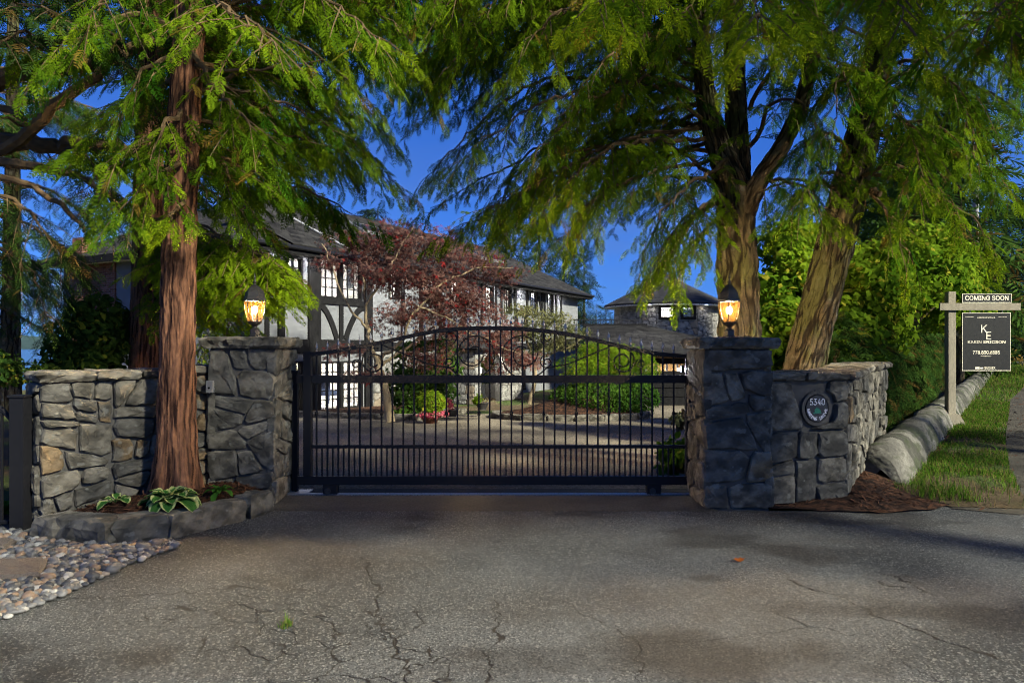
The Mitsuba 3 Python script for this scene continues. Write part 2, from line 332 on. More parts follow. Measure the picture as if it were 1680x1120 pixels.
mat('m_pane', {'type': 'thindielectric'})
def brick_col(p, n, uv):
    row = dr.floor(uv.y / .075); c = uv.x / .22 + .5 * (row - 2 * dr.floor(row / 2))
    e = dr.minimum(uv.y / .075 - row, (c - dr.floor(c)) * 2.9)
    b = mix((.10, .035, .022), (.24, .095, .06), cell_rand(dr.floor(c), row))
    return mix((.22, .21, .19), b, smoothstep(.08, .16, e))
mat('m_brick', P2(principled(proc(brick_col), .85, .2)))
mat('m_water', bump(principled((.02, .045, .06), .18, .6), lambda p, n, uv: fbm(p.x * .12, p.y * .12, 0.0, 4), .25, .5))
mat('m_hill', P2(principled(proc(lambda p, n, uv: mix((.015, .028, .03), (.03, .05, .05), fbm(p.x * .01, p.y * .01, p.z * .02, 4))), .95, .1)))
mat('m_wood_post', P2(bump(principled(proc(lambda p, n, uv: mix((.150, .130, .095), (.250, .222, .170), fbm(p.x * 22, p.y * 22, p.z * 2.5, 4))), .75, .3), lambda p, n, uv: fbm(p.x * 60, p.y * 60, p.z * 6, 3), .003, 1e-3)))
mat('m_pole', P2(principled(proc(lambda p, n, uv: mix((.18, .17, .16), (.34, .33, .32), fbm(p.x * 12, p.y * 12, p.z * 1.5, 4))), .85, .2)))
mat('m_sign_black', P2(principled((.010, .010, .010), .5, .25)))
mat('m_sign_white', P2(principled((.68, .63, .50), .5, .3)))
mat('m_plaque', P2(principled((.012, .013, .020), .35, .5)))
mat('m_plaque_text', P2(principled((.72, .70, .74), .5, .3)))
mat('m_plaque_green', P2(principled((.02, .16, .10), .5, .3)))
mat('m_pot', P2(principled((.09, .035, .02), .8, .2)))
mat('m_pot_dark', P2(principled((.03, .028, .028), .6, .3)))
mat('m_roof_plain', P2(bump(principled(proc(lambda p, n, uv: mix((.0140, .0140, .0150), (.0375, .0360, .0365), cell_rand(dr.floor(p.z * 9), dr.floor(p.x * 3.2), dr.floor(p.y * 3.2)))), .85, .25), lambda p, n, uv: 1 - (p.z * 9 - dr.floor(p.z * 9)), .03, 1e-2)))
SOF, ROOM = 190.0, 1.5
leafmat('m_leafplain', (.03, .10, .014), (.06, .16, .022), None, .6, .4)
SHADE = (32, 12, 22)
def emit(rgb): return {'type': 'area', 'radiance': {'type': 'rgb', 'value': list(rgb)}}
# ------------------------------------------------------------------ ground
KD = np.array([.594, .805])                      # direction of the roadside kerb
def kerb_left(x, y): return -((np.asarray(x) - 4.3) * KD[1] - (np.asarray(y) - 7.8) * KD[0])
def G(x, y):
    x, y = np.asarray(x, float), np.asarray(y, float)
    drop = -.04 * np.clip(y - 8, 0, 18) * sst(0, 4, kerb_left(x, y))
    fall = np.maximum(0, -x * .6 + y * .3 - 17)
    return drop - np.minimum(.085 * fall, 26) * sst(0, 30, kerb_left(x, y) + 0)
def grid_ground():
    a = np.sinh(np.linspace(-5.2, 5.2, 150)) / np.sinh(5.2) * 900
    b = np.concatenate([-np.geomspace(400, .5, 30) , np.linspace(0, 40, 81), np.geomspace(41, 1500, 60)])
    X, Y = np.meshgrid(a, b)
    v = np.stack([X, Y, G(X, Y) - .035], -1).reshape(-1, 3)
    i, j = np.meshgrid(np.arange(len(b) - 1), np.arange(len(a) - 1), indexing='ij'); k = i * len(a) + j
    return v, np.stack([k, k + 1, k + len(a) + 1, k + len(a)], -1).reshape(-1, 4)
lab(put('ground', grid_ground(), 'm_soil', True), 'bare leafy ground around the property', kind='structure')
road = [(-60, -60), (160, -60), (260, 250), (4.62 + .738 * 243, 250), (4.55, 7.62), (4.2, 6.75), (3.2, 6.62), (-60, 6.62)]
lab(put('road', sheet(Polygon(road), lambda x, y: x * 0, 20.0), 'm_asphalt'), 'cracked grey asphalt road apron in front of the gate', kind='structure')
thr = Polygon([(-2.62, 6.625), (2.0, 6.625), (2.0, 7.62), (-2.62, 7.62)])
lab(put('pavement', sheet(thr, lambda x, y: x * 0 + .004, .5), 'm_strip'), 'darker paved threshold strip under the gate', kind='structure')
drive = Polygon([(-2.5, 7.625), (-3.1, 9.5), (-6.9, 17.5), (-7.0, 19.3), (-6.3, 19.8), (-4.0, 18.8), (-2.35, 18.3), (-2.0, 20.6), (-.6, 21.4), (-.7, 19.3), (.16, 18.3), (1.9, 17.9), (3.2, 18.4), (3.96, 19.3), (4.6, 22), (5.6, 27.5), (9.5, 27.5), (8.5, 20), (5.5, 13), (2.6, 9.2), (2.0, 7.625)])
lab(put('driveway', sheet(drive, lambda x, y: G(x, y) + .006, .5), 'm_aggregate'), 'brown exposed aggregate driveway behind the gate', kind='structure')

rng = np.random.default_rng(5)
# ------------------------------------------------------------------ stonework
def split_poly(poly, target, rng, vs=1.3):
    from shapely import affinity
    out, st = [], [affinity.scale(poly, 1, vs, origin=(0, 0))]
    while st:
        p = st.pop()
        if p.area < target * rng.uniform(.55, 2.1): out.append(affinity.scale(p, 1, 1 / vs, origin=(0, 0))); continue
        r = np.array(p.minimum_rotated_rectangle.exterior.coords)[:4]
        e0, e1 = r[1] - r[0], r[2] - r[1]
        s = e1 if np.linalg.norm(e0) > np.linalg.norm(e1) else e0
        l = e0 if s is e1 else e1
        c = np.array(p.centroid.coords[0]) + l * rng.uniform(-.17, .17)
        a = math.atan2(s[1], s[0]) + rng.normal(0, .24)
        d = np.array([math.cos(a), math.sin(a)]) * 10
        parts = [g for g in ssplit(p, LineString([c - d, c + d])).geoms if g.geom_type == 'Polygon']
        if len(parts) < 2: out.append(affinity.scale(p, 1, 1 / vs, origin=(0, 0)))
        else: st += parts
    return out
def stone_mesh(poly, O, U, V, N, proud, rng, n=12):
    L = poly.exterior.length
    q = np.array([poly.exterior.interpolate((k + rng.uniform(-.25, .25)) * L / n).coords[0] for k in range(n)])
    if Polygon(q).exterior.is_ccw is False: q = q[::-1]
    c = q.mean(0); sz = math.sqrt(poly.area)
    q = q + rng.normal(0, .006, q.shape)
    t = rng.normal(0, .06, 2)                                 # tilt of the face
    def ring(k, h, j): 
        p = c + (q - c) * k
        return np.column_stack([p, h + ((p - c) @ t) * .5 + rng.normal(0, j, n)])
    R = [np.column_stack([c + (q - c) * 1.0, np.full(n, -.05)]), ring(1.0, proud * .55, .003), ring(.91, proud * .95, .0035), ring(.5, proud * 1.08, .0045)]
    v = np.vstack(R + [[[c[0], c[1], proud * 1.1]]])
    f = []
    for k in range(3):
        for j in range(n):
            a, b = k * n + j, k * n + (j + 1) % n
            f += [[a, b, b + n], [a, b + n, a + n]]
    f += [[3 * n + j, 3 * n + (j + 1) % n, 4 * n] for j in range(n)]
    M = np.array([U, V, N], float)
    if np.dot(np.cross(U, V), N) < 0: f = [t_[::-1] for t_ in f]
    return v @ M + np.asarray(O, float), np.array(f)
def tone(rng, w=(.5, .33, .17)):
    k = rng.choice(3, p=w)
    return [(rng.uniform(0, .4)), rng.uniform(.5, .78), rng.uniform(.86, 1)][k]
def masonry(prefix, poly, O, U, V, N, size, proud, rng, w=(.5, .33, .17), hole=None, mat_='m_stone'):
    for p in split_poly(poly, size * size, rng):
        if hole is not None: p = p.difference(hole)
        for p in getattr(p, 'geoms', [p]):
            s = p.buffer(-.019).buffer(.011, quad_segs=3)
            if s.is_empty or s.geom_type != 'Polygon' or s.area < .0016: continue
            put(prefix + '__stone', stone_mesh(s, O, U, V, N, proud * rng.uniform(.6, 1.25), rng), mat_, False,
                None if False else np.tile([tone(rng, w), rng.random()], (12 * 4 + 1, 1)))
def slab_mesh(poly, z0, z1, rng, step=.07, rough=.012):
    """A rough-edged stone slab over a polygon (x, y)."""
    L = poly.exterior.length; n = max(int(L / step), 12)
    q = np.array([poly.exterior.interpolate(k * L / n).coords[0] for k in range(n)])
    if not Polygon(q).exterior.is_ccw: q = q[::-1]
    c = q.mean(0); d = nrm(q - c)
    def ring(off, z, j): return np.column_stack([q + d * (off + rng.normal(0, j, (n, 1))), z + rng.normal(0, j * .5, n)])
    h = z1 - z0
    R = [ring(-.03, z0, .004), ring(.0, z0 + h * .25, rough), ring(.008, z0 + h * .7, rough), ring(-.018, z1 - .004, rough * .8), np.column_stack([c + (q - c) * .55, np.full(n, z1 + .004) + rng.normal(0, .004, n)])]
    v = np.vstack(R + [[[*c, z1 + .004]], [[*c, z0]]])
    f = []
    for k in range(4):
        for j in range(n):
            a, b = k * n + j, k * n + (j + 1) % n
            f += [[a, b, b + n], [a, b + n, a + n]]
    f += [[4 * n + j, 4 * n + (j + 1) % n, 5 * n] for j in range(n)] + [[(j + 1) % n, j, 5 * n + 1] for j in range(n)]
    return v, np.array(f)
def slab(name, poly, z0, z1, rng, t=None, step=.07, rough=.012):
    v, f = slab_mesh(poly, z0, z1, rng, step, rough)
    return put(name, (v, f), 'm_stone', False, np.tile([tone(rng) if t is None else t, rng.random()], (len(v), 1)))

def wall_seg(prefix, A, B, th, z0, z1a, z1b, size, rng, cap=True, left_end=False, right_end=False, hole=None, w=(.5, .33, .17), capn=3):
    """A length of rubble wall from A to B; its face looks to the right of A->B turned by -90 degrees."""
    A, B = np.array(A, float), np.array(B, float)
    u = nrm(B - A); L = np.linalg.norm(B - A); nn = np.array([u[1], -u[0]])
    U, Nn, Zv = np.append(u, 0), np.append(nn, 0), np.array([0, 0, 1.0])
    O = np.array([A[0], A[1], z0])
    masonry(prefix, Polygon([(-.02, 0), (L + .02, 0), (L + .02, z1b - z0), (-.02, z1a - z0)]), O, U, Zv, Nn, size, .055, rng, w, hole)
    if left_end: masonry(prefix, Polygon([(0, 0), (th, 0), (th, z1a - z0), (0, z1a - z0)]), np.array([*(A - nn * th), z0]), Nn, Zv, -U, size * .9, .05, rng, w)
    if right_end: masonry(prefix, Polygon([(0, 0), (th, 0), (th, z1b - z0), (0, z1b - z0)]), np.array([*B, z0]), -Nn, Zv, U, size * .9, .05, rng, w)
    core = sbox(0, 0, L, 1)
    m = MB()
    a, b = A, B
    q = [a, b, b - nn * th, a - nn * th]
    v = [[*p, z0 - .2] for p in q] + [[*q[0], z1a], [*q[1], z1b], [*q[2], z1b], [*q[3], z1a]]
    m.add(v, [[0, 1, 5, 4], [1, 2, 6, 5], [2, 3, 7, 6], [3, 0, 4, 7], [4, 5, 6, 7], [3, 2, 1, 0]])
    m.put(prefix + '__mortar', 'm_mortar')
    if cap:
        cut = np.sort(np.concatenate([[-.05], (np.arange(1, capn) + rng.uniform(-.22, .22, capn - 1)) * L / capn, [L + .05]]))
        for s0, s1 in zip(cut[:-1], cut[1:]):
            f_, b_ = .085 + rng.uniform(-.02, .03), th + .05 + rng.uniform(-.02, .02)
            P = [A + u * (s0 + .006) + nn * f_, A + u * (s1 - .006) + nn * (f_ + rng.uniform(-.02, .02)), A + u * (s1 - .006) - nn * b_, A + u * (s0 + .006) - nn * b_]
            z = z1a + (z1b - z1a) * (s0 + s1) / 2 / L
            slab(prefix + '__cap_stone', Polygon(P), z + rng.uniform(-.004, .004), z + .085 + rng.uniform(-.012, .012), rng, t=rng.uniform(0, .35))

def pillar(name, x0, x1, y0, y1, z1, cap, label, rng, sides):
    k = key(name); lab(k, label, 'pillar', 'stone gate pillars')
    w, h = x1 - x0, z1
    MB().box(x0, x1, y0, y1, -.15, z1).put(k + '__mortar', 'm_mortar')
    faces = {'front': ((x0, y0, 0), (1, 0, 0), (0, -1, 0), w), 'right': ((x1, y0, 0), (0, 1, 0), (1, 0, 0), y1 - y0), 'left': ((x0, y1, 0), (0, -1, 0), (-1, 0, 0), y1 - y0), 'back': ((x1, y1, 0), (-1, 0, 0), (0, 1, 0), w)}
    for s in faces:
        O, U, N, L = faces[s]
        masonry(k, Polygon([(-.035, 0), (L + .035, 0), (L + .035, h), (-.035, h)]), O, U, (0, 0, 1), N, .37 if s in sides else .42, .038, rng, (.52, .42, .06))
    slab(k + '__cap_stone', sbox(x0 - cap, y0 - cap, x1 + cap, y1 + cap), z1 + .002, z1 + .112, rng, t=.12, step=.05, rough=.014)
    return k
pillar('gate_pillar', -3.05, -2.42, 6.92, 7.52, 1.575, .085, 'square grey stone gate pillar left of the gate, behind the red tree trunk', np.random.default_rng(11), ('front', 'right'))
pillar('gate_pillar', 1.90, 2.52, 6.70, 7.26, 1.568, .085, 'square dark grey stone gate pillar right of the gate', np.random.default_rng(28), ('front', 'left'))

lab('garden_wall', 'low rubble wall with tan and grey stones behind the red tree trunk, left of the gate', 'stone wall')
key('garden_wall')
wall_seg('garden_wall', (-4.12, 5.98), (-3.02, 7.12), .42, 0, 1.27, 1.31, .255, np.random.default_rng(3), left_end=True, w=(.54, .30, .16), capn=4)
key('garden_wall_001')
lab('garden_wall_001', 'low dark stone wall curving back beside the right gate pillar, carrying the round house number plaque', 'stone wall')
hole = Point(.565, .96).buffer(.17)
hole = hole.union(sbox(.565, .79, .79, 1.13).buffer(-.02))
r2 = np.random.default_rng(41)
A1, B1, C1 = (2.56, 6.86), (3.46, 7.10), (5.22, 9.62)
wall_seg('garden_wall_001', A1, B1, .42, 0, 1.25, 1.245, .36, r2, hole=hole, w=(.50, .48, .02), capn=2)
wall_seg('garden_wall_001', B1, C1, .42, 0, 1.24, 1.30, .29, r2, right_end=True, w=(.72, .26, .02), capn=5)

# house number plaque on the right wall
u1 = nrm(np.array(B1) - np.array(A1)); n1 = np.array([u1[1], -u1[0]])
U1, N1 = np.append(u1, 0), np.append(n1, 0)
PC = np.array([*(np.array(A1) + u1 * .565), .96]) + N1 * .012
Mp = np.array([U1, [0, 0, 1], N1])
kp = key('house_number_plaque'); lab(kp, 'round dark plaque with white house number and street name set into the right stone wall', 'plaque')
ang = np.linspace(0, 2 * np.pi, 41)[:-1]
ringp = Polygon([(math.cos(a) * .178, math.sin(a) * .178) for a in ang], [[(math.cos(a) * .145, math.sin(a) * .145) for a in ang]])
MB().prism(ringp, .03, Mp, PC - N1 * .006).put(kp + '__surround', 'm_mortar')
MB().prism(Polygon([(math.cos(a) * .136, math.sin(a) * .136) for a in ang]), .026, Mp, PC).put(kp + '__disc', 'm_plaque')
rim = Polygon([(math.cos(a) * .136, math.sin(a) * .136) for a in ang], [[(math.cos(a) * .131, math.sin(a) * .131) for a in ang]])
MB().prism(rim, .005, Mp, PC + N1 * .0265).put(kp + '__rim', 'm_lampmetal')
def text_on(m, s, h, O, U, V, N, bold=False, center=True, depth=.002, sx=1.0):
    t = meshkit.text_mesh(s, h, depth, bold); v = np.array(t.vertices)
    if center: v[:, 0] -= (v[:, 0].min() + v[:, 0].max()) / 2
    v[:, 0] *= sx
    m.add(v @ np.array([U, V, N], float) + np.asarray(O, float), t.faces)
    return v[:, 0].max() - v[:, 0].min()
m = MB()
text_on(m, '5340', .066, PC + N1 * .027 + np.array([0, 0, .036]), U1, (0, 0, 1), N1, False, sx=.80)
for i, ch in enumerate('MARINE DRIVE'):
    if ch == ' ': continue
    a = math.radians(-90 + (i - 5.5) * 14.6)
    t_ = np.array([-math.sin(a), math.cos(a)])            # reading direction, counter-clockwise along the lower edge
    up = -np.array([math.cos(a), math.sin(a)])
    c = np.array([math.cos(a), math.sin(a)]) * .121
    text_on(m, ch, .031, PC + N1 * .027 + U1 * c[0] + np.array([0, 0, c[1]]), U1 * t_[0] + np.array([0, 0, t_[1]]), U1 * up[0] + np.array([0, 0, up[1]]), N1, True)
m.put(kp + '__lettering', 'm_plaque_text')
m = MB()
for (dx, hh, ww) in ((-.028, .045, .022), (-.006, .062, .026), (.018, .054, .024), (.036, .036, .018)):
    dx, ww, hh = dx * .85, ww * .85, hh * .95
    m.prism(Polygon([(dx - ww / 2, -.042), (dx + ww / 2, -.042), (dx + ww * .45, -.042 + hh * .7), (dx, -.042 + hh), (dx - ww * .4, -.042 + hh * .75)]), .0015, Mp, PC + N1 * (.0262 + .0004 * abs(dx) * 100))
m.prism(sbox(-.05, -.052, .05, -.044), .0012, Mp, PC + N1 * .0262)
m.put(kp + '__emblem', 'm_plaque_green')

# intercom box beside the left pillar
ki = key('intercom_box'); lab(ki, 'small grey metal keypad box mounted on the left wall beside the left pillar', 'intercom')
io = at(344.5, 634, 6.86)
MB().box(io[0] - .032, io[0] + .032, io[1] - .02, io[1] + .10, io[2] - .06, io[2] + .06).put(ki + '__casing', 'm_galv')
MB().tube([io + np.array([0, -.021, -.01]), io + np.array([0, -.028, -.01])], .010, 12).put(ki + '__button', 'm_iron')

# ------------------------------------------------------------------ bed edging, mulch, pebbles, pavers
BED = Polygon([(-3.98, 6.02), (-3.6, 5.62), (-3.1, 5.66), (-2.46, 6.55), (-2.42, 7.0), (-3.02, 7.2)])
def bedh(x, y):
    return .13 + .10 * sst(.0, .8, np.array([BED.exterior.distance(Point(a, b)) for a, b in zip(np.ravel(x), np.ravel(y))]) * 2.2) + .03 * (meshkit.fbm(np.stack([x * 6, y * 6, x * 0], -1)) - .5)
lab(put('mulch_bed', sheet(BED, bedh, .05), 'm_mulch', True), 'dark red bark mulch in the raised bed around the red tree trunk', kind='structure')
re_ = np.random.default_rng(8)
edges = [((-4.02, 5.72), (-3.74, 5.56), .17, .30), ((-3.76, 5.60), (-3.24, 5.44), .19, .30), ((-3.20, 5.50), (-2.84, 5.66), .20, .26), ((-2.82, 5.64), (-2.42, 6.28), .19, .24), ((-2.41, 6.30), (-2.30, 6.62), .20, .22)]
names = ['short dark edging stone against the corner of the left wall', 'long flat edging stone at the front of the raised bed, under the smallest hosta', 'grey block-shaped edging stone in the middle of the raised bed front, below the large hosta', 'longest edging stone, slanting back along the driveway side of the raised bed', 'small edging stone touching the foot of the left gate pillar']
for (a, b, h, wd), nm in zip(edges, names):
    a, b = np.array(a), np.array(b); u = nrm(b - a); n_ = np.array([-u[1], u[0]])
    k = slab('edging_stone', Polygon([a, b, b + n_ * wd, a + n_ * wd]), -.03, h, re_, t=re_.uniform(.1, .7), step=.075, rough=.016)
    lab(k, nm, 'edging stone', 'edging stones of the raised bed')
rm = np.random.default_rng(77)
def chips(name, poly, hf, n, size, label, seed):
    r = np.random.default_rng(seed); x0, y0, x1, y1 = poly.bounds
    import shapely
    p = r.uniform((x0, y0), (x1, y1), (n * 3, 2)); p = p[shapely.contains_xy(poly, p[:, 0], p[:, 1])][:n]
    z = hf(p[:, 0], p[:, 1])
    a = r.uniform(0, 2 * np.pi, len(p)); tl = r.normal(0, .25, len(p))
    s = size * r.lognormal(0, .45, len(p))
    X = np.stack([np.cos(a) * np.cos(tl), np.sin(a) * np.cos(tl), np.sin(tl)], 1) * s[:, None]
    Y = np.stack([-np.sin(a), np.cos(a), r.normal(0, .3, len(p))], 1) * (s * r.uniform(.08, .3, len(p)))[:, None]
    tv = np.array([[-.5, -.4, 0], [.5, -.5, 0], [.5, .4, 0], [-.5, .5, .2]])
    tf = np.array([[0, 1, 2], [0, 2, 3]])
    Z = np.tile([0, 0, .01], (len(p), 1))
    v, f = inst(tv, tf, np.column_stack([p, z + .008]), X, Y, Z)
    lab(put(name, (v, f), 'm_chip', False, np.repeat(np.column_stack([r.random(len(p)), r.random(len(p))]), 4, 0)), label, 'bark mulch', kind='stuff')
chips('bark_chips', BED.buffer(-.05), bedh, 2600, .045, 'loose bark chips lying on the raised bed around the red trunk', 1)

# right: mulch between wall and kerb, fallen needles on the road edge
RB = Polygon([(2.50, 6.68), (2.56, 6.9), (3.46, 7.08), (5.25, 9.6), (8.0, 12.9), (8.3, 12.5), (4.35, 7.75), (4.2, 7.2), (4.4, 6.85), (4.1, 6.62), (3.5, 6.5), (2.9, 6.6)])
def rbh(x, y):
    d = np.hypot(np.asarray(x) - 3.7, np.asarray(y) - 7.35)
    along = sst(6.5, 8.2, np.asarray(y)) * sst(-.35, .35, kerb_left(x, y))
    return .008 + .05 * np.exp(-(d / .55) ** 2) + .15 * along * sst(3.2, 3.9, np.asarray(x)) + .03 * sst(0, .5, kerb_left(x, y) + .8) * (meshkit.fbm(np.stack([np.asarray(x) * 5, np.asarray(y) * 5, np.asarray(x) * 0], -1)) - .3)
lab(put('mulch_bed', sheet(RB, rbh, .07), 'm_mulch', True), 'dark reddish mulch and needles at the foot of the right wall', kind='structure')
chips('bark_chips', RB.buffer(-.02), rbh, 3200, .05, 'loose needles and bark chips below the right wall and kerb end', 2)

PB = Polygon([(-8.0, 5.5), (-4.25, 5.85), (-3.98, 5.60), (-3.3, 5.42), (-2.78, 5.55), (-2.66, 5.46), (-2.80, 4.95), (-2.88, 4.40), (-2.98, 3.96), (-3.25, 3.4), (-8.0, 3.0)])
lab(put('pebble_bed', sheet(PB, lambda x, y: x * 0 + .006, .3), 'm_soil'), 'dark earth below the rounded river pebbles', kind='structure')
PV = [[(-4.02, 4.96), (-3.42, 5.02), (-3.22, 4.66), (-3.78, 4.52)], [(-4.75, 5.48), (-4.02, 5.55), (-3.92, 5.28), (-4.6, 5.12)], [(-5.3, 5.05), (-4.35, 5.0), (-4.3, 4.72), (-5.2, 4.6)], [(-4.7, 4.45), (-3.72, 4.42), (-3.56, 4.12), (-4.1, 3.92), (-4.8, 3.9)]]
pvn = ['brown square stepping paver in the middle of the river pebbles', 'brown stepping paver nearest the iron gate post', 'brown stepping paver cut by the left edge, behind the frontmost one', 'frontmost brown stepping paver among the pebbles']
for q, nm in zip(PV, pvn):
    v, f = slab_mesh(Polygon(q).buffer(-.04).buffer(.04), -.02, .055, re_, .1, .005)
    lab(put('stepping_paver', (v, f), 'm_paver', False, np.tile([re_.random(), 0], (len(v), 1))), nm, 'paver', 'stepping pavers among the pebbles')
ico = trimesh.creation.icosphere(subdivisions=1)
iv, iff = np.array(ico.vertices), np.array(ico.faces)
def pebbles():
    r = np.random.default_rng(21)
    import shapely
    solid = shapely.union_all([Polygon(q).buffer(.01) for q in PV])
    x0, y0, x1, y1 = -6.0, 3.0, -2.6, 6.0
    grid = {}; out = []
    def put_p(p, s):
        c = (int(p[0] / .07), int(p[1] / .07))
        for a in (-1, 0, 1):
            for b in (-1, 0, 1):
                for q, t in grid.get((c[0] + a, c[1] + b), ()):
                    if (q[0] - p[0]) ** 2 + (q[1] - p[1]) ** 2 < (.62 * (s + t)) ** 2: return
        grid.setdefault(c, []).append((p, s)); out.append((p[0], p[1], s))
    cand = r.uniform((x0, y0), (x1, y1), (60000, 2))
    cand = cand[shapely.contains_xy(PB.buffer(.02), cand[:, 0], cand[:, 1]) & ~shapely.contains_xy(solid, cand[:, 0], cand[:, 1])]
    cand = cand[(cand[:, 0] / cand[:, 1]) > -.82]
    for p in cand: put_p(p, float(np.clip(r.lognormal(math.log(.026), .3), .014, .048)))
    return np.array(out), r
pb, rp = pebbles()
vis = np.argsort(-(pb[:, 2] / pb[:, 1]))
rest = MB()
for n_, i in enumerate(vis):
    x, y, s = pb[i]
    a, tl = rp.uniform(0, np.pi), rp.normal(0, .18)
    sc = np.array([s * rp.uniform(1.0, 1.45), s * rp.uniform(.8, 1.05), s * rp.uniform(.55, .8)])
    v = iv * (1 + .10 * (meshkit.noise(iv * 1.3 + i) - .5)[:, None]) * sc
    R = trimesh.transformations.euler_matrix(tl, rp.normal(0, .18), a)[:3, :3]
    v = v @ R.T + [x, y, .006 + sc[2] * .75]
    uv = np.tile([rp.random() ** 1.15, rp.random()], (len(v), 1))
    if n_ < 300: put('pebble_bed__pebble', (v, iff), 'm_pebble', True, uv)
    else: rest.add(v, iff, uv[0])
lab(rest.put('pebble_bed__pebble_scatter', 'm_pebble', True, True), 'smaller grey and tan pebbles between the larger ones', kind='stuff')

# ------------------------------------------------------------------ concrete kerb
def kerb():
    s = np.concatenate([np.linspace(0, .3, 6), np.linspace(.4, 8, 60), np.linspace(8.5, 60, 60)])
    prof = np.array([(-.30, -.05), (-.29, .26), (-.24, .37), (-.14, .425), (-.02, .43), (.08, .39), (.16, .28), (.24, .10), (.27, -.05)])
    p0 = np.array([4.28, 7.86]); n_ = np.array([KD[1], -KD[0]])
    V = []
    for si in s:
        k = min(1, .72 + .28 * math.sqrt(min(si / .28, 1)))
        lump = meshkit.fbm(np.column_stack([prof * 5, np.full(len(prof), si * 2.6)]), 3, 4) - .5
        lo = meshkit.fbm(np.column_stack([prof * 2, np.full(len(prof), si * .9)]), 2, 9) - .5
        q = prof * (1 + .24 * lump + .16 * lo)[:, None] * k
        V.append(np.column_stack([p0[0] + KD[0] * si + n_[0] * q[:, 0], p0[1] + KD[1] * si + n_[1] * q[:, 0], q[:, 1]]))
    V = np.array(V); n, k = V.shape[:2]
    i, j = np.meshgrid(np.arange(n - 1), np.arange(k - 1), indexing='ij'); a = i * k + j
    f = np.stack([a, a + 1, a + k + 1, a + k], -1).reshape(-1, 4); f = np.vstack([f[:, [0, 2, 1]], f[:, [0, 3, 2]]])
    v = np.vstack([V.reshape(-1, 3), [V[0].mean(0) - np.array([*KD, 0]) * .05]])
    f = np.vstack([f, [[j + 1, j, n * k] for j in range(k - 1)]])
    return v, f[:, ::-1]
lab(put('concrete_kerb', kerb(), 'm_concrete', 50), 'thick weathered concrete kerb running back along the grass verge', 'kerb')

# verge soil and grass
kd = lambda s, o: (4.28 + KD[0] * s + KD[1] * o, 7.86 + KD[1] * s - KD[0] * o)
VG = Polygon([kd(-.35, -.1), (4.35, 6.75), (5.1, 6.65), (5.55, 7.45), (6.55, 9.0), (8.6, 11.9), (10.9, 15), (14.6, 20), kd(24, 1.5), kd(30, 1.7), kd(60, 2.0), kd(60, .2), kd(.2, .2)])
def vgh(x, y): return .012 + .05 * sst(0, .3, np.array([VG.exterior.distance(Point(a, b)) for a, b in zip(np.ravel(x), np.ravel(y))])) * meshkit.fbm(np.stack([np.asarray(x) * 2.2, np.asarray(y) * 2.2, np.asarray(x) * 0], -1))
lab(put('verge', sheet(VG, vgh, .16), 'm_soil', True), 'grassy verge with bare earth patches between kerb and road', kind='structure')
SH = Polygon([(4.3, 6.7), (4.8, 6.45), (5.5, 6.75), (6.0, 7.5), (7.0, 9.1), (9.1, 11.9), (11.4, 15), (15.1, 20), kd(24, 1.9), kd(24, 1.2), (14.0, 20), (10.5, 15), (8.2, 11.9), (6.2, 9), (5.2, 7.5)])
lab(put('road_shoulder', sheet(SH, lambda x, y: x * 0 + .007, .3), 'm_shoulder'), 'strip of brown needles and grit between grass and road', kind='structure')
chips('needle_litter', SH, lambda x, y: x * 0 + .006, 2600, .05, 'brown needles and twigs scattered along the edge of the road', 12)
def blades(name, poly, hf, n, hgt, label, seed, dens=None, wid=.006):
    import shapely
    r = np.random.default_rng(seed); x0, y0, x1, y1 = poly.bounds
    p = r.uniform((x0, y0), (x1, y1), (n * 6, 2)); p = p[shapely.contains_xy(poly, p[:, 0], p[:, 1])]
    if dens is not None: p = p[r.random(len(p)) < dens(p[:, 0], p[:, 1])]
    p = p[:n]
    z = hf(p[:, 0], p[:, 1]); a = r.uniform(0, 2 * np.pi, len(p)); h = hgt * r.lognormal(0, .35, len(p)); b = r.uniform(.2, .9, len(p)) * h
    far = np.clip(p[:, 1] / 9, 1, 4)
    X = np.stack([np.cos(a), np.sin(a), a * 0], 1) * (wid * far)[:, None]; Y = np.stack([-np.sin(a), np.cos(a), a * 0], 1) * b[:, None]; Z = np.tile([0, 0, 1.0], (len(p), 1)) * h[:, None]
    tv = np.array([[-.5, 0, 0], [.5, 0, 0], [.42, .28, .6], [-.42, .28, .6], [0, .9, 1.0]]); tf = np.array([[0, 1, 2], [0, 2, 3], [3, 2, 4]])
    v, f = inst(tv, tf, np.column_stack([p, z]), X, Y, Z)
    lab(put(name, (v, f), 'm_grass', False, np.repeat(np.column_stack([r.random(len(p)), r.random(len(p))]), 5, 0)), label, 'grass', kind='stuff')
near = VG.intersection(sbox(0, 0, 30, 19)); farv = VG.intersection(sbox(0, 18.5, 80, 60))
blades('grass', near, vgh, 56000, .058, 'green grass on the verge beside the concrete kerb', 4,
       lambda x, y: np.clip((meshkit.fbm(np.stack([x * 1.5, y * 1.5, x * 0], -1)) - .30) * 3.5, .02, 1) * sst(6.6, 8.0, y) )
blades('grass', farv, lambda x, y: x * 0 + .02, 22000, .12, 'far strip of grass where the verge runs into the distance', 6)
tuft = Point(*at(470, 1027, 1.6 * 1120 / 460)[:2]).buffer(.045)
blades('grass_tuft', tuft, lambda x, y: x * 0, 70, .035, 'tiny green tuft growing from a crack in the asphalt', 9, None, .004)
tuft = Polygon([(4.2, 7.0), (4.75, 6.85), (4.8, 7.3), (4.4, 7.5)])
blades('grass_tuft', tuft, lambda x, y: x * 0 + .01, 420, .13, 'ragged clump of long grass at the end of the concrete kerb', 10, None, .006)
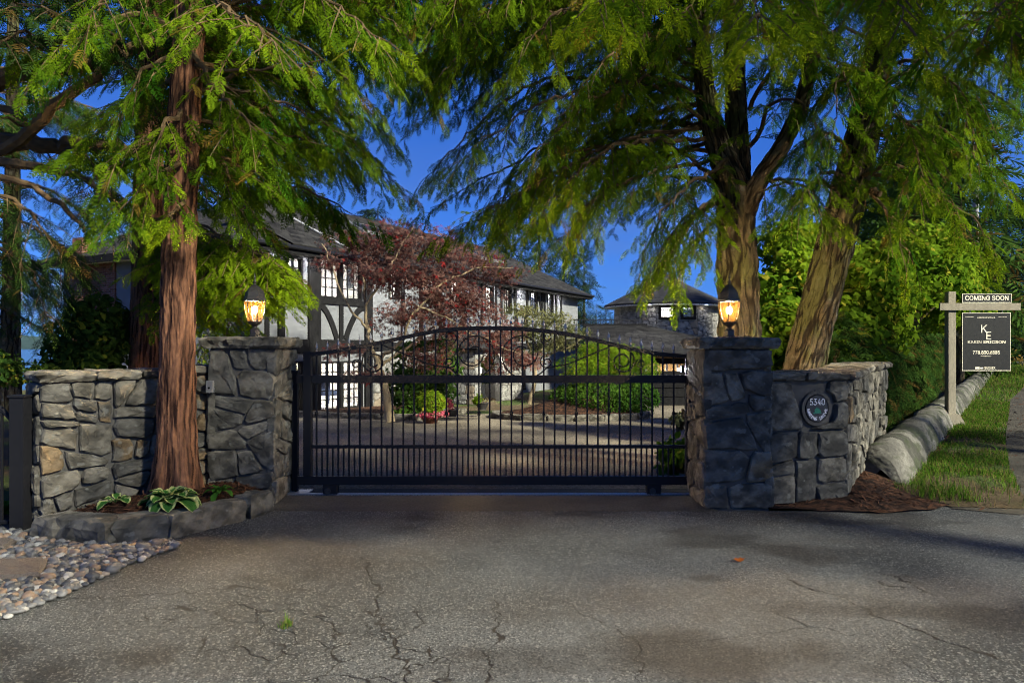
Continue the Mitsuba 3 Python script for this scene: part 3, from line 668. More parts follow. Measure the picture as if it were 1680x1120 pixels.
# fallen leaf on the asphalt
lf = at(1213, 922, 1.6 * 1120 / 355)
o = [(0, 0), (.012, .018), (.03, .016), (.028, .032), (.05, .045), (.03, .052), (.02, .07), (0, .062), (-.02, .066), (-.028, .05), (-.045, .04), (-.028, .028), (-.026, .012), (-.01, .016)]
v = np.array([(x, y, .012 + .25 * abs(x) + .3 * max(y - .04, 0)) for x, y in o] + [(0, .035, .004)]) + [lf[0], lf[1] - .03, 0]
f = np.array([[i, (i + 1) % 14, 14] for i in range(14)])
lab(put('fallen_leaf', (v, f), 'm_dry', True, np.tile([.6, .2], (15, 1))), 'orange fallen leaf lying on the asphalt', 'leaf')
# ------------------------------------------------------------------ sliding gate
GD = 7.32
def gp(x, y, d=GD): return at(x, y, d)
kg = key('driveway_gate'); lab(kg, 'black iron sliding driveway gate with arched top, scrolls and spear finials', 'gate')
def gbox(name, x0, x1, y0, y1, th=.05, d=GD):
    a, b = gp(x0, y1, d), gp(x1, y0, d)
    MB().box(a[0], b[0], d - th / 2, d + th / 2, a[2], b[2]).put(kg + '__' + name, 'm_iron')
ARCH = [(500, 582), (538, 578), (588, 569), (626, 561.5), (661, 554), (694, 547), (735, 541), (779, 538.5), (817, 538.5), (859, 540), (918, 546), (962, 554.5), (1006, 565), (1065, 578), (1130, 585)]
ac = curve([gp(*p) for p in ARCH], 120)
def arch_z(x): return float(np.interp(x, ac[:, 0], ac[:, 2]))
m = MB()
v = []
for p in ac: v += [[p[0], GD - .026, p[2] - .021], [p[0], GD + .026, p[2] - .021], [p[0], GD + .026, p[2] + .021], [p[0], GD - .026, p[2] + .021]]
n = len(ac); f = []
for i in range(n - 1):
    for j in range(4):
        a, b = i * 4 + j, i * 4 + (j + 1) % 4
        f += [[a, b + 4, b], [a, a + 4, b + 4]]
m.add(v, f).put(kg + '__arched_rail', 'm_iron')
gbox('rail', 512, 1124, 615.5, 628, .055); gbox('rail', 512, 1124, 729.5, 735, .03); gbox('rail', 489, 1137, 780.5, 794, .065)
gbox('rail', 487, 498.8, 615, 628, .04)
gbox('end_post', 499, 511.5, 577, 780, .075); gbox('end_post', 1124.5, 1136, 581, 780, .075)
xs = [519.5 + 17.75 * i for i in range(34)]
zr = {'low': gp(0, 732)[2], 'bot': gp(0, 787)[2], 'mid': gp(0, 621.7)[2]}
for i, x in enumerate(xs):
    X = gp(x, 600)[0]; top = arch_z(X)
    k = MB().box(X - .0085, X + .0085, GD - .0085, GD + .0085, zr['bot'], top).put(kg + '__picket', 'm_iron')
    m = MB(); m.lathe([(.008, 0), (.012, .006), (.008, .014), (.007, .022), (.016, .040), (.013, .060), (.006, .085), (.0005, .108)], (X, GD, top + .022), 8)
    m.put(k + '__finial', 'm_iron_tip', 30)
    if i % 3 == 0:
        zc = gp(0, 678)[2]
        m = MB(); m.lathe([(.009, -.022), (.017, -.018), (.017, -.006), (.022, 0), (.017, .006), (.017, .018), (.009, .022)], (X, GD, zc), 8); m.put(k + '__collar', 'm_iron', 30)
    if i < 33:
        X2 = gp(x + 8.875, 600)[0]
        MB().box(X2 - .0075, X2 + .0075, GD - .0075, GD + .0075, zr['bot'], zr['low']).put(kg + '__short_picket', 'm_iron')
def spiral(cx, cy, r0, r1, a0, turns, n=48, mir=False):
    t = np.linspace(0, 1, n); r = r0 + (r1 - r0) * t ** .8; a = math.radians(a0) + t * turns * 2 * np.pi
    x, y = cx + r * np.cos(a), cy + r * np.sin(a)
    if mir: x = 2 * 817.5 - x
    return [(p, q) for p, q in zip(x, y)]
def scroll(pts, r=.0072, dy=-.016):
    P = np.array([gp(x, y) for x, y in pts]) + [0, dy, 0]
    MB().tube(P, r, 6).put(kg + '__scroll', 'm_iron', 40)
for mir in (False, True):
    mx = (lambda p: [(2 * 817.5 - x, y) for x, y in p]) if mir else (lambda p: p)
    big = spiral(777, 580, 45, 10, 148, -1.75)            # from the lower left, under, up the right side, over the top, inwards
    scroll(mx(curve([(*p, 0) for p in [(628, 566), (660, 579), (700, 596)]], 8)[:, :2].tolist() + big))
    scroll(mx(spiral(738, 553, 12, 3, 60, -1.4, 26)), .007); scroll(mx(spiral(738, 594, 12, 3, -60, 1.4, 26)), .007)
    scroll(mx(spiral(614, 593, 23, 7, -70, -1.7)), .0085); scroll(mx(spiral(585, 597, 9, 3, 20, -1.5, 24)), .007)
for x in (543, 1072):
    a = gp(x, 800); k = MB().box(a[0] - .075, a[0] + .075, GD - .05, GD + .05, .02, gp(0, 794.2)[2]).put(kg + '__wheel_housing', 'm_iron')
    MB().tube([(a[0] - .02, GD - .065, .055), (a[0] - .02, GD - .052, .055)], .035, 16).put(k + '__wheel', 'm_lampmetal', 40)
kq = key('gate_guide_post'); lab(kq, 'thin black guide post standing against the left pillar at the end of the gate', 'gate post')
a, b = gp(480.5, 806, 7.44), gp(489, 612, 7.44)
MB().box(a[0], b[0], 7.41, 7.47, .0, b[2]).put(kq + '__post', 'm_iron')
MB().box(a[0] - .012, b[0] + .012, 7.395, 7.485, b[2] + .001, b[2] + .03).put(kq + '__post_cap', 'm_iron')
MB().box(a[0] - .05, b[0] + .14, 7.37, 7.53, .005, .02).put(kq + '__base_plate', 'm_galv')
kt = MB().box(-2.55, 1.95, GD - .012, GD + .012, .0, .022).put('gate_track', 'm_galv'); lab(kt, 'thin steel track across the driveway below the gate', 'track')

# small lit lamp on the right pillar beside the gate
kl = key('pillar_light'); lab(kl, 'tiny bright white light fixed to the right pillar at the top rail of the gate', 'light')
lp = np.array([1.845, 7.42, gp(0, 608)[2] + .01])
MB().box(lp[0] - .012, lp[0] + .06, lp[1] - .03, lp[1] + .03, lp[2] - .035, lp[2] + .05).put(kl + '__housing', 'm_iron')
m = MB(); m.lathe([(.0005, -.018), (.012, -.012), (.018, 0), (.012, .012), (.0005, .018)], lp + [-.035, -.01, 0], 12)
m.put(kl + '__bulb', 'm_trim_white', True, emitter=emit((260, 260, 280)))

# ------------------------------------------------------------------ lanterns on the pillars
def lantern(cx, cy, z0, label):
    k = key('pillar_lantern'); lab(k, label, 'lantern', 'lit lanterns on the gate pillars')
    c = np.array([cx, cy, z0])
    m = MB(); m.lathe([(.0005, 0), (.062, 0), (.062, .012), (.05, .018), (.05, .07), (.04, .078), (.0005, .08)], c, 6); m.put(k + '__base', 'm_lampmetal')
    m = MB(); m.lathe([(.038, .078), (.022, .090), (.018, .102), (.026, .112), (.034, .118), (.05, .126), (.063, .140), (.071, .152), (.071, .158), (.0005, .157)], c, 24); m.put(k + '__cup', 'm_lampmetal', 35)
    prof = [(.066, .159), (.078, .19), (.092, .24), (.101, .29), (.105, .325), (.103, .362)]
    for i in range(6):
        a0, a1 = math.radians(60 * i + 2 + 8), math.radians(60 * i + 58 + 8)
        an = np.linspace(a0, a1, 9); v = np.array([[r * math.cos(a), r * math.sin(a), z] for r, z in prof for a in an]) + c
        q = np.array([[i_ * 9 + j, i_ * 9 + j + 1, i_ * 9 + 10 + j, i_ * 9 + 9 + j] for i_ in range(5) for j in range(8)])
        q = np.vstack([q[:, [0, 1, 2]], q[:, [0, 2, 3]]])
        put(k + '__glass_panel', (v, q), 'm_lampglass', True)
        a = math.radians(60 * i + 8)
        MB().tube([c + [(r + .001) * math.cos(a), (r + .001) * math.sin(a), z] for r, z in prof], .0045, 6).put(k + '__rib', 'm_lampmetal', 40)
    kc = MB(); kc.lathe([(.0005, .364), (.108, .364), (.115, .370), (.115, .384), (.106, .394), (.100, .415), (.094, .455), (.070, .492), (.042, .520), (.024, .532), (.016, .538), (.0005, .54)], c, 6, phase=.14)
    kk = kc.put(k + '__cap', 'm_lampmetal', 25)
    m = MB(); m.lathe([(.016, .538), (.010, .550), (.018, .562), (.018, .570), (.008, .582), (.006, .602), (.012, .612), (.006, .624), (.0005, .662)], c, 12); m.put(kk + '__finial', 'm_lampmetal', 40)
    m = MB(); m.tube([c + [0, 0, .15], c + [0, 0, .235]], .014, 10); m.put(k + '__socket', 'm_trim_white')
    m = MB(); m.lathe([(.0005, .236), (.016, .242), (.026, .26), (.030, .278), (.024, .298), (.010, .313), (.0005, .316)], c, 14)
    m.put(k + '__bulb', 'm_trim_white', True, emitter=emit((LAMP * 1.0, LAMP * .70, LAMP * .34)))
LAMP = 4600.0
lantern(-2.66, 7.06, 1.694, 'lit amber glass lantern with dark domed cap on the left gate pillar')
lantern(2.215, 6.96, 1.684, 'lit amber glass lantern with dark domed cap on the right gate pillar')

# ------------------------------------------------------------------ pedestrian gate at the left edge
kw = key('iron_gate'); lab(kw, 'black iron pedestrian gate with curved top and thick post, cut by the left edge', 'gate')
pd = 5.92
a, b = at(15, 868, pd), at(38, 652, pd)
MB().box(a[0], b[0], pd, pd + .11, .0, b[2]).put(kw + '__post', 'm_iron')
MB().box(a[0] - .012, b[0] + .012, pd - .012, pd + .122, b[2] + .001, b[2] + .02).put(kw + '__post_cap', 'm_iron')
cv = curve([at(22, 692, pd + .07), at(-5, 665, pd + .12), at(-60, 640, pd + .2), at(-140, 640, pd + .3)], 30)
MB().tube(cv, .02, 6).put(kw + '__curved_rail', 'm_iron', 40)
for x in range(-130, 10, 22):
    d_ = pd + .07 + (15 - x) * .0015; tp = np.interp(at(x, 600, d_)[0], cv[::-1, 0], cv[::-1, 2])
    q = at(x, 860, d_); MB().box(q[0] - .009, q[0] + .009, d_, d_ + .018, .05, tp).put(kw + '__bar', 'm_iron')
q0, q1 = at(-140, 856, pd + .3), at(16, 856, pd + .07)
MB().tube([q0, q1], .02, 6).put(kw + '__rail', 'm_iron')

# ------------------------------------------------------------------ estate sign
SD = 13.4
ks = key('estate_sign'); lab(ks, 'black real estate sign hanging from a pale wooden post on the grass verge', 'sign')
def sb(name, x0, x1, y0, y1, d0, th, m_):
    a, b = at(x0, y1, SD), at(x1, y0, SD)
    return MB().box(a[0], b[0], SD + d0, SD + d0 + th, a[2], b[2]).put(ks + '__' + name, m_)
sb('post', 1556.5, 1568.5, 478, 706, 0, .13, 'm_wood_post')
sb('arm', 1540, 1672, 497.5, 509, -.045, .04, 'm_wood_post')
m = MB(); a = at(1557, 690, SD); m.obox((a[0] - .05, SD - .06, 0.0), (.38, 0, 0), (0, .10, 0), (-.16, 0, .26)); m.put(ks + '__foot', 'm_wood_post')
def panel(nm, x0, x1, y0, y1, d0):
    k = sb(nm, x0, x1, y0, y1, d0, .02, 'm_sign_black')
    a, b = at(x0, y1, SD), at(x1, y0, SD); w = .010; z0, z1 = a[2], b[2]; X0, X1 = a[0], b[0]; y = SD + d0 - .004
    MB().box(X0, X1, y, y + .003, z0, z0 + w).box(X0, X1, y, y + .003, z1 - w, z1).box(X0, X0 + w, y, y + .003, z0 + w, z1 - w).box(X1 - w, X1, y, y + .003, z0 + w, z1 - w).put(k + '__border', 'm_sign_white')
    return k, y
k1, y1 = panel('sign_rider', 1576.5, 1657.5, 481.5, 496.8, -.03)
k2, y2 = panel('sign_board', 1576.5, 1656.5, 513, 608, -.03)
def stext(k, s, xc, yb, hpx, y, bold=False, mat_='m_sign_white', name='lettering', width=None):
    m = MB(); O = at(xc, yb, SD); O[1] = y
    t = meshkit.text_mesh(s, hpx / FP * SD, .002, bold); v = np.array(t.vertices); v[:, 0] -= (v[:, 0].min() + v[:, 0].max()) / 2
    if width: v[:, 0] *= width / FP * SD / (v[:, 0].max() - v[:, 0].min())
    m.add(v @ np.array([[1, 0, 0], [0, 0, 1], [0, -1, 0.]]) + O, t.faces); m.put(k + '__' + name, mat_)
stext(k1, 'COMING SOON', 1617, 492.6, 7.2, y1, True, width=71)
stext(k2, 'KARINERICSON.CA', 1616, 522.3, 2.6, y2, False, width=29)
stext(k2, 'K', 1612.5, 545.5, 12.5, y2, False, 'm_sign_white', 'monogram', 10); stext(k2, 'E', 1620, 556.5, 12.5, y2, False, 'm_sign_white', 'monogram', 8)
stext(k2, 'KARIN', 1597, 563.2, 4.6, y2, False, width=22); stext(k2, 'ERICSON', 1629.5, 563.2, 4.6, y2, True, width=36)
stext(k2, '778.800.6885', 1616, 580.5, 5.6, y2, True, width=44)
stext(k2, 'SUSSEX', 1622, 605.0, 3.6, y2, True, width=18)
m = MB()
for x0, x1, ya, yb in ((1582, 1596, 519.5, 520.1), (1636, 1650, 519.5, 520.1), (1607, 1624, 584, 584.6), (1598, 1605, 601.6, 605), (1606, 1611, 602.4, 604.6)):
    a, b = at(x0, yb, SD), at(x1, ya, SD); m.box(a[0], b[0], y2 - .001, y2 + .001, a[2], b[2])
m.put(k2 + '__rule', 'm_sign_white')
for x in (1590, 1643):
    a = at(x, 511, SD); MB().tube([(a[0], SD - .02, a[2] + .03), (a[0], SD - .02, a[2] - .03)], .008, 6).put(ks + '__hook', 'm_galv')
# ------------------------------------------------------------------ the house
HA, HU, HN = np.array([-5.14, 24.0, 0]), np.array([.487, .8734, 0]), np.array([.8734, -.487, 0])
UP = np.array([0, 0, 1.0])
def FH(t, n, z): return HA + HU * t + HN * n + UP * z
def fz(x, y):                                       # photo position -> (t, z) on the facade plane
    k = (x - PX) / FP
    t = (k * HA[1] - HA[0]) / (HU[0] - k * HU[1])
    return t, CAMZ - (y - PY) / FP * (HA[1] + HU[1] * t)
def hbox(m, t0, t1, n0, n1, z0, z1, uv=(.5, .5)): return m.obox(FH(t0, n0, z0), HU * (t1 - t0), HN * (n1 - n0), UP * (z1 - z0), uv)
T0, T1, DEP, ZB, ZE, ZF = -4.9, 18.5, 9.8, -.75, 4.62, 1.66
kh = key('house'); lab(kh, 'large half-timbered stucco house with dark hipped roof and lit lattice windows behind the gate', 'house')
# windows on the facade: (x0, x1, y0, y1 in the photo, columns, rows, sashes)
wins = [(470, 497, 420, 487, 2, 4, 1), (523, 594.5, 423.5, 491, 3, 4, 2), (479, 497, 592, 676, 2, 5, 1), (524, 595, 590, 672, 3, 5, 2),
        (637, 656, 442, 491, 2, 4, 1), (696, 716, 453, 497, 2, 4, 1), (738, 755, 460, 503, 2, 4, 1), (795, 810, 469, 511, 2, 4, 1), (826.5, 839.5, 473, 514.5, 2, 5, 1), (870, 882, 477.5, 517, 2, 5, 1), (898, 908, 481, 519, 2, 4, 1),
        (846, 862, 588, 640, 1, 1, 1)]
holes = []
for x0, x1, y0, y1, c, r, s in wins:
    (ta, za), (tb, zb) = fz(x0, y0), fz(x1, y1)
    zt, zl = (za + fz(x1, y0)[1]) / 2, (zb + fz(x0, y1)[1]) / 2
    zt = fz((x0 + x1) / 2, y0 + (0 if x1 - x0 < 40 else 2))[1]; zl = fz((x0 + x1) / 2, y1)[1]
    holes.append((ta, tb, zl, zt))
tdoor = fz(765, 600)[0]
EN0, EN1 = fz(741, 600)[0] - .9, fz(741, 600)[0] + 3.0
doorhole = (tdoor - .75, tdoor + .95, ZB, 1.35)
wall = sbox(T0, ZB - .4, T1, ZE)
for h in holes + [doorhole]: wall = wall.difference(sbox(h[0], h[2], h[1], h[3]))
MH = np.array([HU, UP, HN])
m = MB(); m.prism(wall, .22, MH, FH(0, -.22, 0)); m.put(kh + '__wall', 'm_stucco')
for nm, (t0, t1, n0, n1) in {'side': (T0, T0 + .22, -DEP, -.221), 'far': (T1 - .22, T1, -DEP, -.221), 'back': (T0 + .22, T1 - .22, -DEP, -DEP + .22)}.items():
    hbox(MB(), t0, t1, n0, n1, ZB - .4, ZE).put(kh + '__wall', 'm_stucco')
for zc in (ZB + .2, ZF - .12, ZE - .13):            # floors and ceilings
    hbox(MB(), T0 + .221, T1 - .221, -DEP + .221, -.221, zc, zc + .12).put(kh + ('__floor' if zc < ZE - .3 else '__ceiling'), 'm_interior')
for z0, z1 in ((ZB + .321, ZF - .121), (ZF + .001, ZE - .131)):
    hbox(MB(), T0 + .23, T1 - .23, -4.4, -4.3, z0, z1).put(kh + '__partition', 'm_interior')
    for tt in (fz(610, 500)[0], fz(735, 500)[0], fz(788, 500)[0], fz(850, 500)[0]):
        hbox(MB(), tt, tt + .1, -4.299, -.225, z0, z1).put(kh + '__partition', 'm_interior')
for z, e in ((ZF - .13, 3.3), (ZE - .14, 3.0)):     # ceiling lamps of each storey
    m = MB()
    for t in np.arange(T0 + 1.2, T1 - 1, 2.1):
        q = [FH(t, -2.6, z), FH(t, -1.3, z), FH(t + .9, -1.3, z), FH(t + .9, -2.6, z)]
        m.add(q, [[0, 1, 2], [0, 2, 3]])
    v, f = m.mesh(); nn_ = np.cross(v[f[0, 1]] - v[f[0, 0]], v[f[0, 2]] - v[f[0, 0]])
    if nn_[2] > 0: f = f[:, ::-1]
    lab(put(kh + '__ceiling_light', (v, f), 'm_trim_white', False, None, emitter=emit((e * ROOM, e * .96 * ROOM, e * .88 * ROOM))), 'lit ceiling lamps inside the rooms', kind='stuff')
for i, ((t0, t1, z0, z1), (x0, x1, y0, y1, c, r, s)) in enumerate(zip(holes, wins)):
    kw_ = key(kh + '__window')
    m = MB(); b = .07
    for s_ in range(s):
        a0, a1 = t0 + (t1 - t0) * s_ / s, t0 + (t1 - t0) * (s_ + 1) / s
        hbox(m, a0, a0 + b, -.16, .02, z0, z1); hbox(m, a1 - b, a1, -.16, .02, z0, z1)
        hbox(m, a0 + b, a1 - b, -.16, .02, z0, z0 + b); hbox(m, a0 + b, a1 - b, -.16, .02, z1 - b, z1)
        i0, i1, j0, j1 = a0 + b, a1 - b, z0 + b, z1 - b
        g = MB(); w = .016
        for q in range(1, c): tt = i0 + (i1 - i0) * q / c; hbox(g, tt - w, tt + w, -.09, -.05, j0, j1)
        for q in range(1, r): zz = j0 + (j1 - j0) * q / r; hbox(g, i0, i1, -.088, -.052, zz - w, zz + w)
        g.put(kw_ + '__muntin', 'm_iron')
        for p_ in range(c):
            for q in range(r):
                q0, q1 = i0 + (i1 - i0) * p_ / c, i0 + (i1 - i0) * (p_ + 1) / c; r0, r1 = j0 + (j1 - j0) * q / r, j0 + (j1 - j0) * (q + 1) / r
                MB().add([FH(q0, -.07, r0), FH(q1, -.07, r0), FH(q1, -.07, r1), FH(q0, -.07, r1)], [[0, 1, 2, 3]]).put(kw_ + '__pane', 'm_pane')
    m.put(kw_ + '__frame', 'm_timber')
    if y0 < 550 and i in (0, 1, 4, 7):
        cm = MB()
        for a0, a1 in ((t0 + .05, t0 + .25 * (t1 - t0)), (t1 - .18 * (t1 - t0), t1 - .03)):
            tt = np.linspace(a0, a1, 24); nn_ = -.40 + .035 * np.sin(np.arange(24) * 2.1)
            vv = np.vstack([[FH(a, b_, z0 - .1) for a, b_ in zip(tt, nn_)], [FH(a, b_, z1 + .1) for a, b_ in zip(tt, nn_)]])
            k_ = np.arange(23); cm.add(vv, np.stack([k_, k_ + 1, k_ + 25, k_ + 24], 1))
        cm.put(kw_ + '__curtain', 'm_curtain', True)
# half timbering
def timber(t0, t1, z0, z1, pr=.05, nm='timber'): hbox(MB(), t0, t1, .001, pr, z0, z1).put(kh + '__' + nm, 'm_timber')
def tv_(x, w=.2, za=None, zb=None, pr=.05):
    t = fz(x, 500)[0]; timber(t - w / 2, t + w / 2, ZB if za is None else za, ZE - .02 if zb is None else zb, pr)
BAND = (1.36, 1.80)
timber(T0, fz(612, 500)[0], *BAND, .07, 'beam'); timber(fz(612, 500)[0] + .001, T1, 1.42, 1.72, .06, 'beam')
for x, w in ((412.5, .26), (459.5, .22), (514, .50), (603, .36)): tv_(x, w, ZB, ZE - .02, .09)
for x, w in ((437, .16), (660, .2), (690, .2), (722, .2), (760, .2)): tv_(x, w, 1.81, ZE - .02)
for x in (790, 813, 822, 845, 864, 889, 893, 912, 920): tv_(x, .16, 1.73, ZE - .02)
tm = fz(559, 500)[0]; zs = holes[1][2]
timber(tm - .09, tm + .09, 1.81, zs - .2); timber(fz(517, 500)[0] + .1, fz(600, 500)[0] - .1, zs - .19, zs - .01, .06, 'beam')
timber(fz(462, 500)[0] + .1, fz(508, 500)[0] - .02, holes[0][2] - .18, holes[0][2] - .01, .06, 'beam'); timber(fz(416, 500)[0] + .05, fz(457, 500)[0] - .02, 2.72, 2.86, .055, 'beam')
for sg, xa, xb in ((1, 521, 552), (-1, 597, 566)):       # curved braces under the wide window
    (ta, _), (tb, _) = fz(xa, 500), fz(xb, 500)
    s = np.linspace(0, 1, 12); tt = ta + (tb - ta) * s; zz = zs - .22 - (zs - .22 - 1.82) * s ** 1.9
    d = np.gradient(np.stack([tt, zz], 1), axis=0); d = nrm(d); nn_ = np.stack([-d[:, 1], d[:, 0]], 1) * .10
    poly = Polygon(np.vstack([np.stack([tt, zz], 1) + nn_, (np.stack([tt, zz], 1) - nn_)[::-1]]))
    MB().prism(poly, .045, MH, FH(0, .001, 0)).put(kh + '__brace', 'm_timber')
for xa, xb, sg in ((842, 851, 1), (866, 858, 1), (884, 893, 1)):
    (ta, _), (tb, _) = fz(xa, 500), fz(xb, 500); MB().prism(LineString([(ta, ZE - .5), ((ta + tb) / 2 + .05 * (tb - ta), 3.1), (tb, 1.9)]).buffer(.08), .04, MH, FH(0, .0015, 0)).put(kh + '__brace', 'm_timber')
hbox(MB(), fz(497, 500)[0] + .02, fz(606, 500)[0], .002, .06, ZB, holes[3][2] - .02).put(kh + '__plinth', 'm_timber')
# stone cladding on the middle of the ground floor
for (xa, xb) in ((612, 735),):
    ta, tb = fz(xa, 600)[0], EN0 - .05
    masonry(kh + '__stone_cladding', sbox(0, 0, tb - ta, 1.40 - ZB), FH(ta, .0, ZB), HU, UP, HN, .5, .07, np.random.default_rng(4), (.8, .1, .1), None, 'm_stone_pale')
# roof: hip over the main block
ov, ZR = .65, 7.42
e = [(T0 - ov, ov), (T1 + ov, ov), (T1 + ov, -DEP - ov), (T0 - ov, -DEP - ov)]
r0, r1 = (T0 + 4.4, -DEP / 2), (T1 - 1.2, -DEP / 2)
ze = ZE - .05
def roof_face(pts, name='roof', th=.10):
    """A roof slope with shingle coordinates: pts (t, n, z) counter-clockwise from above, the first two on the eave."""
    P = np.array([FH(*p) for p in pts]); u_ = nrm(P[1] - P[0]); nn_ = nrm(np.cross(P[1] - P[0], P[-1] - P[0])); w_ = np.cross(nn_, u_)
    uv = np.stack([(P - P[0]) @ u_, (P - P[0]) @ w_], 1)
    k = len(P); f = [[0, i, i + 1] for i in range(1, k - 1)]
    m = MB(); m.add(P, f); m.uv[-1] = uv
    B = P - nn_ * th
    m.add(B, [t_[::-1] for t_ in f]); m.uv[-1] = uv
    for i in range(k):
        j = (i + 1) % k; m.add([P[i], B[i], B[j], P[j]], [[0, 1, 2, 3]]); m.uv[-1] = np.zeros((4, 2))
    return m.put(kh + '__' + name, 'm_roof', False, True)
def P3(p, z): return (p[0], p[1], z)
kr = roof_face([P3(e[0], ze), P3(e[1], ze), P3(r1, ZR), P3(r0, ZR)][::1])
roof_face([P3(e[1], ze), P3(e[2], ze), P3(r1, ZR)]); roof_face([P3(e[2], ze), P3(e[3], ze), P3(r0, ZR), P3(r1, ZR)]); roof_face([P3(e[3], ze), P3(e[0], ze), P3(r0, ZR)])
# fascia, gutter and soffit
hbox(MB(), T0 - ov, T1 + ov, ov - .03, ov + .03, ze - .24, ze - .02).put(kh + '__fascia', 'm_timber')
hbox(MB(), T0 - ov - .03, T0 - ov + .03, -DEP - ov, ov - .031, ze - .24, ze - .02).put(kh + '__fascia', 'm_timber')
hbox(MB(), T1 + ov - .03, T1 + ov + .03, -DEP - ov, ov - .031, ze - .24, ze - .02).put(kh + '__fascia', 'm_timber')
hbox(MB(), T0 - ov + .031, T1 + ov - .031, .0, ov - .031, ze - .17, ze - .12).put(kh + '__soffit', 'm_trim_white')
hbox(MB(), T0 - ov + .031, T0, -DEP - ov, -.001, ze - .17, ze - .12).put(kh + '__soffit', 'm_trim_white')
hbox(MB(), T1 + .001, T1 + ov - .031, -DEP - ov, -.001, ze - .17, ze - .12).put(kh + '__soffit', 'm_trim_white')
gm = MB().tube([FH(T0 - ov, ov + .09, ze - .06), FH(T1 + ov, ov + .09, ze - .06)], .065, 8); gm.put(kh + '__gutter', 'm_iron')
# small hip with pale flashing over the bay, skylights on the main slope
ta, tb = fz(455, 400)[0] , fz(560, 400)[0]; tc = (ta + tb) / 2
sl = (ZR - ze) / (DEP / 2 + ov)
zt_ = ze + sl * 2.1
roof_face([(ta, ov + .02, ze + .06), (tb, ov + .02, ze + .06), (tc, ov - 2.1, zt_ + .35)], 'bay_roof', .04)
roof_face([(tb, ov + .02, ze + .06), (tb + .4, ov - 2.6, ze + sl * 2.6 + .02), (tc, ov - 2.1, zt_ + .35)], 'bay_roof', .04)
roof_face([(ta - .4, ov - 2.6, ze + sl * 2.6 + .02), (ta, ov + .02, ze + .06), (tc, ov - 2.1, zt_ + .35)], 'bay_roof', .04)
MB().tube([FH(tb, ov, ze + .1), FH(tc, ov - 2.1, zt_ + .38)], .05, 5).put(kh + '__flashing', 'm_galv')
for xa, n0, L, w in ((700, -2.4, 2.6, .9), (866, -2.2, 2.4, .8)):
    ts = fz(xa, 480)[0] - 1.0
    z_ = lambda n: ze + sl * (ov - n)
    m = MB(); m.obox(FH(ts, n0, z_(n0) - .02), HU * L, (FH(0, n0 - w, z_(n0 - w)) - FH(0, n0, z_(n0))), UP * .14); ksk = m.put(kh + '__skylight', 'm_trim_grey')
    a = FH(ts + .06, n0 - .06, z_(n0 - .06) + .123); MB().add([a, a + HU * (L - .12), a + HU * (L - .12) + (FH(0, -w + .12, z_(-w + .12)) - FH(0, 0, z_(0))), a + (FH(0, -w + .12, z_(-w + .12)) - FH(0, 0, z_(0)))], [[0, 1, 2, 3]]).put(ksk + '__pane', 'm_sign_black')
# recessed soffit lamps washing the facade
for x in (447, 500, 610, 657, 760, 806, 852, 914):
    t = fz(x, 440)[0]; c = FH(t, .40, ze - .172)
    m = MB(); n_ = 12; an = np.arange(n_) * 2 * np.pi / n_
    m.add(np.vstack([np.column_stack([c[0] + .06 * np.cos(an), c[1] + .06 * np.sin(an), np.full(n_, c[2])]), c[None]]), [[(j + 1) % n_, j, n_] for j in range(n_)])
    m.put(kh + '__downlight', 'm_trim_white', emitter=emit((SOF, SOF * .97, SOF * .93)))
# entrance porch: stone box with an arch towards the drive, hipped roof, lit inside
PN = 1.7
def arch_poly(L, H, c, w, hs):
    a = np.linspace(0, np.pi, 15)
    op = Polygon([(c - w / 2, -.1), (c + w / 2, -.1)] + [(c + w / 2 * math.cos(q), hs + w / 2 * math.sin(q)) for q in a])
    return sbox(0, 0, L, H).difference(op), op
PL = EN1 - EN0; PH = 1.50 - ZB
pf, op = arch_poly(PL, PH, 1.30, 1.7, 1.25)
MB().prism(pf, .3, MH, FH(EN0, PN - .3, ZB)).put(kh + '__porch_wall', 'm_mortar')
masonry(kh + '__porch', pf, FH(EN0, PN, ZB), HU, UP, HN, .42, .04, np.random.default_rng(6), (.75, .15, .1), None, 'm_stone_pale')
hbox(MB(), EN0, EN0 + .3, .0, PN - .301, ZB, 1.5).put(kh + '__porch_wall', 'm_mortar'); hbox(MB(), EN1 - .3, EN1, .0, PN - .301, ZB, 1.5).put(kh + '__porch_wall', 'm_mortar')
masonry(kh + '__porch', sbox(0, 0, PN, PH), FH(EN0, 0, ZB), HN, UP, -HU, .42, .04, np.random.default_rng(7), (.75, .15, .1), None, 'm_stone_pale')
MB().prism(Polygon([(1.30 + .98 * math.cos(q), 1.25 + .98 * math.sin(q)) for q in np.linspace(0, np.pi, 19)] + [(1.30 + .86 * math.cos(q), 1.25 + .86 * math.sin(q)) for q in np.linspace(np.pi, 0, 19)]), .07, MH, FH(EN0, PN + .002, ZB)).put(kh + '__arch_trim', 'm_trim_white')
po = .35; pz, pt = 1.5, 2.35
roof_face([(EN0 - po, PN + po, pz), (EN1 + po, PN + po, pz), (EN1 - 1.1, .06, pt), (EN0 + 1.1, .06, pt)], 'porch_roof', .08)
roof_face([(EN1 + po, PN + po, pz), (EN1 + po, .06, pz), (EN1 - 1.1, .06, pt)], 'porch_roof', .08); roof_face([(EN0 - po, .06, pz), (EN0 - po, PN + po, pz), (EN0 + 1.1, .06, pt)], 'porch_roof', .08)
c = FH(EN0 + 1.3, .85, 1.38); m = MB(); an = np.arange(12) * np.pi / 6
m.add(np.vstack([np.column_stack([c[0] + .13 * np.cos(an), c[1] + .13 * np.sin(an), np.full(12, c[2])]), c[None]]), [[(j + 1) % 12, j, 12] for j in range(12)])
m.put(kh + '__porch_light', 'm_trim_white', emitter=emit((150, 145, 135)))
